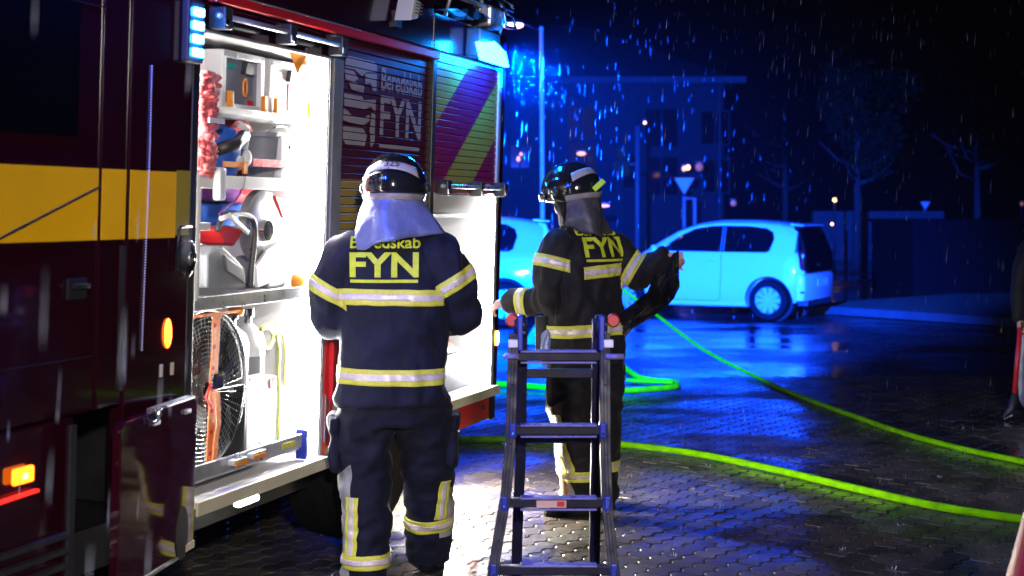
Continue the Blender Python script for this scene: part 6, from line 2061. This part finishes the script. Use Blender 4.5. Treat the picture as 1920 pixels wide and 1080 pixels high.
b = at(1018, 600, 25.0)
street_lamp('tall slim street lamp with glowing pink-white oval head beyond the rear of the engine', (b.x, 25, 0), at(1015, 54, 25), at(962, 47, 25), 0.19, 0.042)
street_lamp('added unseen street lamp behind the camera, put there for the fill light', (FILL_POS[0] + 0.5, FILL_POS[1] - 0.3, 0), (FILL_POS[0] + 0.5, FILL_POS[1] - 0.3, 4.4), (FILL_POS[0], FILL_POS[1], 4.33), 0.16, 0.042)  # unseen fixture added to go with the fill light


def yield_sign(label, px, py, wpx, Y, extra):
    c = at(px, py, Y)
    s = Y / FPX
    w = wpx * s
    sg = thing('yield_sign', label, 'road sign', (c.x, Y, 0))
    tri = lambda k: [(-w / 2 * k, w * 0.30 * k + (1 - k) * 0.03), (w / 2 * k, w * 0.30 * k + (1 - k) * 0.03), (0, -w * 0.56 * k + (1 - k) * 0.06)]
    pl = MB().prism(tri(1.0), lambda x, z: c + Vector((x, 0.0, z)), lambda x, z: c + Vector((x, 0.012, z))).build('sign_plate', 'sign_red', sg)
    MB().prism(tri(0.78), lambda x, z: c + Vector((x, -0.005, z)), lambda x, z: c + Vector((x, -0.0005, z))).build('sign_face', 'sign_white', pl)
    MB().tube([(c.x, Y + 0.05, 0), (c.x, Y + 0.05, c.z + w * 0.2)], 0.045, 10).build('post', 'pole_paint', sg, True)
    if extra:
        d = at(px + 20, 372, Y)
        MB().tube([(d.x, Y + 0.05, 0), (d.x, Y + 0.05, d.z), (c.x, Y + 0.05, d.z)], 0.045, 10).build('post', 'pole_paint', sg, True)
    return sg


yield_sign('bright yield sign with red border on twin posts behind the white car', 1283, 345, 46, 41, True)
yield_sign('dim far yield sign seen in the dark at the right', 1735, 384, 22, 48, False)
c = at(1679, 463, 36)
kr = thing('keep_right_sign', 'round blue traffic sign on a low post in the dark verge', 'road sign', (c.x, 36, 0))
MB().lathe([(0.0, 0.0), (0.165, 0.0), (0.165, 0.012), (0.0, 0.012)], c, 'y', 28).build('sign_disc', 'sign_blue', kr)
MB().bar(c + Vector((-0.06, -0.004, 0.07)), c + Vector((0.05, -0.004, -0.05)), 0.03, 0.003, (0, 1, 0)).build('arrow', 'sign_white', kr)
MB().tube([(c.x, 36.05, 0.05), (c.x, 36.05, c.z)], 0.04, 8).build('post', 'pole_paint', kr, True)

# low pale wall far right, hedge block, trees
gw = MB().box(at(1525, 400, 46).x, at(1770, 400, 46).x, 46, 46.3, 0, at(1600, 396, 46).z)
solo('garden_wall', gw, 'plaster', 'low pale garden wall in the dark behind the verge', 'wall', (12, 46, 0))


def leaf_cloud(mb, c, rx, ry, rz, n, size, seed):
    rnd = random.Random(seed)
    for _ in range(n):
        while True:
            p = Vector((rnd.uniform(-1, 1), rnd.uniform(-1, 1), rnd.uniform(-1, 1)))
            if 0.25 < p.length < 1:
                break
        q = Vector((c[0] + p.x * rx, c[1] + p.y * ry, c[2] + p.z * rz))
        if noise.noise(q * 0.9 + Vector((seed, 0, 0))) < -0.12:
            continue
        a = Vector((rnd.gauss(0, 1), rnd.gauss(0, 1), rnd.gauss(0, 1))).normalized()
        b = a.orthogonal().normalized()
        s = size * rnd.uniform(0.6, 1.3)
        mb.add([q - a * s, q + b * s * 0.5, q + a * s, q - b * s * 0.5], [(0, 1, 2, 3)])


def tree(label, px, Y, py_crown, rpx, hpx, seed, m, lean=0.0):
    c = at(px, py_crown, Y)
    s = Y / FPX
    t = thing('tree', label, 'tree', (c.x, Y, 0), None, 'dark trees beyond the yard')
    mb = MB()
    mb.tube([(c.x, Y, 0), (c.x + 0.05, Y, c.z * 0.4), (c.x + lean, Y, c.z)], [0.14, 0.11, 0.05], 10)
    rnd = random.Random(seed)
    for k in range(7):
        a = rnd.uniform(0, 6.28)
        z = c.z * rnd.uniform(0.5, 0.85)
        e = Vector((c.x + rpx * s * 0.7 * math.cos(a), Y + rpx * s * 0.5 * math.sin(a), z + rnd.uniform(0.4, 1.2)))
        mb.tube([(c.x, Y, z), ((c.x + e.x) / 2, (Y + e.y) / 2, z + 0.2), e], [0.05, 0.035, 0.012], 6)
    mb.build('trunk', 'bark', t, True)
    lm = MB()
    for k in range(9):
        o = Vector((rnd.uniform(-.6, .6) * rpx * s, rnd.uniform(-.5, .5) * rpx * s, rnd.uniform(-.6, .6) * hpx * s))
        leaf_cloud(lm, c + o, rpx * s * 0.5, rpx * s * 0.5, hpx * s * 0.42, 330, 0.13, seed + k)
    lm.build('crown', m, t)
    return t


tree('slim tree with pale straight trunk and thin crown right of the white car', 1605, 42, 215, 105, 130, 31, 'leaf')
tree('broad dark tree behind the house corner', 1470, 52, 240, 110, 150, 44, 'leaf_dark')
tree('dark bushy tree at the far right behind the hedge', 1830, 46, 250, 130, 140, 57, 'leaf_dark')
p, q = at(1712, 412, 26), at(2150, 412, 26)
sd_ = thing('shed', 'dark low flat-roofed shed at the right edge behind the kerb', 'shed', (9.5, 26, 0))
mat('shed_board', (0.0035, 0.0035, 0.004), 0.9, spec=0.05)
MB().box(p.x, q.x, 26.0, 29.0, 0, 1.40).build('wall', 'shed_board', sd_)
MB().box(p.x - 0.08, q.x, 25.92, 29.1, 1.401, 1.46).build('roof', 'shed_board', sd_)
for k in range(7):
    MB().box(p.x + 0.1 + 0.42 * k, p.x + 0.47 + 0.42 * k, 25.98, 25.999, 0.04, 1.36).build('board', 'shed_board', sd_)

# red cone close to the camera at the lower right corner
cb_ = Vector((1.70, 4.55, 0))
cn_ = thing('traffic_cone', 'red traffic cone cut off at the lower right corner', 'cone', cb_)
MB().lathe([(0.25, 0.03), (0.215, 0.05), (0.035, 0.75), (0.0, 0.76)], cb_, 'z', 28).build('cone_body', 'cone_red', cn_, 'auto')
MB().lathe([(0.158, 0.28), (0.121, 0.42)], cb_ + Vector((0, 0, 0)), 'z', 28).build('cone_sleeve', 'sign_blue', cn_, True)  # blue of the sleeve stands for blue light on the cone's edge
MB().rings([(cb_ + Vector((0, 0, z)), 0.26, 0.26) for z in (0.0, 0.028)], 24, 6).build('cone_base', 'rubber', cn_, bevel=0.005)

# ------------------------------------------------------------------ rain
rn = MB()
rnd = random.Random(77)


def drop(p, L, r, lean):
    d = Vector((lean, 0, -1)).normalized()
    x = d.orthogonal().normalized()
    y = d.cross(x)
    a, b = p - d * L / 2, p + d * L / 2
    m0 = p + d * L * 0.18
    rn.add([a, m0 + x * r, m0 + y * r, m0 - x * r, m0 - y * r, b], [(0, 1, 2), (0, 2, 3), (0, 3, 4), (0, 4, 1), (5, 2, 1), (5, 3, 2), (5, 4, 3), (5, 1, 4)])


k = 0
while k < 1300:
    Y = rnd.uniform(6.5, 14)
    px_, py_ = rnd.uniform(-250, 2170), rnd.uniform(-60, 1070)
    p = at(px_, py_, Y)
    q = FEI @ p
    if rnd.random() > 0.16 + 0.84 * math.exp(-((px_ - 1150) / 470) ** 2 - (max(0, py_ - 60) / 420) ** 2):
        continue
    if (p - Vector((0.0, 8.2, 2.5))).length < 1.6 and rnd.random() < 0.85:
        continue
    if p.z < 0.05 or (q.y > -0.05 and q.x < 3.6 and q.z < 3.1):
        continue
    drop(p, rnd.uniform(0.03, 0.10), rnd.uniform(0.0004, 0.0009), -0.07 + rnd.gauss(0, 0.02))
    k += 1
for _ in range(26):                           # raindrops added close to the camera, on the left only
    Y = rnd.uniform(1.7, 4.2)
    p = at(rnd.uniform(-150, 420), rnd.uniform(-50, 1070), Y)
    q = FEI @ p
    if q.y < -0.08 and p.z > 0.1:
        drop(p, rnd.uniform(0.05, 0.12), rnd.uniform(0.0008, 0.0017), -0.05 + rnd.gauss(0, 0.01))
sp_c = cp(985, 135, -0.1)
for _ in range(150):
    p = FE @ Vector((sp_c.x + rnd.gauss(0.0, 0.16), -0.1 + rnd.gauss(0, 0.12), sp_c.z + rnd.gauss(-0.02, 0.11)))
    r = rnd.uniform(0.0007, 0.0014)
    drop(p, r * rnd.uniform(2, 5), r, rnd.gauss(0, 0.3))
rn.build('rain', 'rain_water', kind='stuff')
sp = MB()
for _ in range(28):
    p = on_ground(rnd.uniform(860, 1920), rnd.uniform(780, 1075), 0)
    for j in range(5):
        a = rnd.uniform(0, 6.28)
        h = rnd.uniform(0.005, 0.016)
        o = p + Vector((0.012 * math.cos(a), 0.012 * math.sin(a), 0))
        sp.tube([o, o + Vector((0.006 * math.cos(a), 0.006 * math.sin(a), h))], [0.0022, 0.0010], 5)
sp.build('rain_splash', 'rain_water', kind='stuff')

# thin wet air that the beacons light up
hz = MB().box(-100, 100, -40, 165, -1.2, 14)
hm3 = bpy.data.materials.new('wet_air')
hm3.use_nodes = True
hm3.node_tree.nodes.remove(hm3.node_tree.nodes["Principled BSDF"])
pv = hm3.node_tree.nodes.new("ShaderNodeVolumePrincipled")
pv.inputs["Color"].default_value = (0.85, 0.88, 0.95, 1)
pv.inputs["Density"].default_value = 0.00020
hm3.node_tree.links.new(pv.outputs[0], hm3.node_tree.nodes["Material Output"].inputs["Volume"])
M['wet_air'] = hm3
hz.build('haze', 'wet_air', kind='stuff')
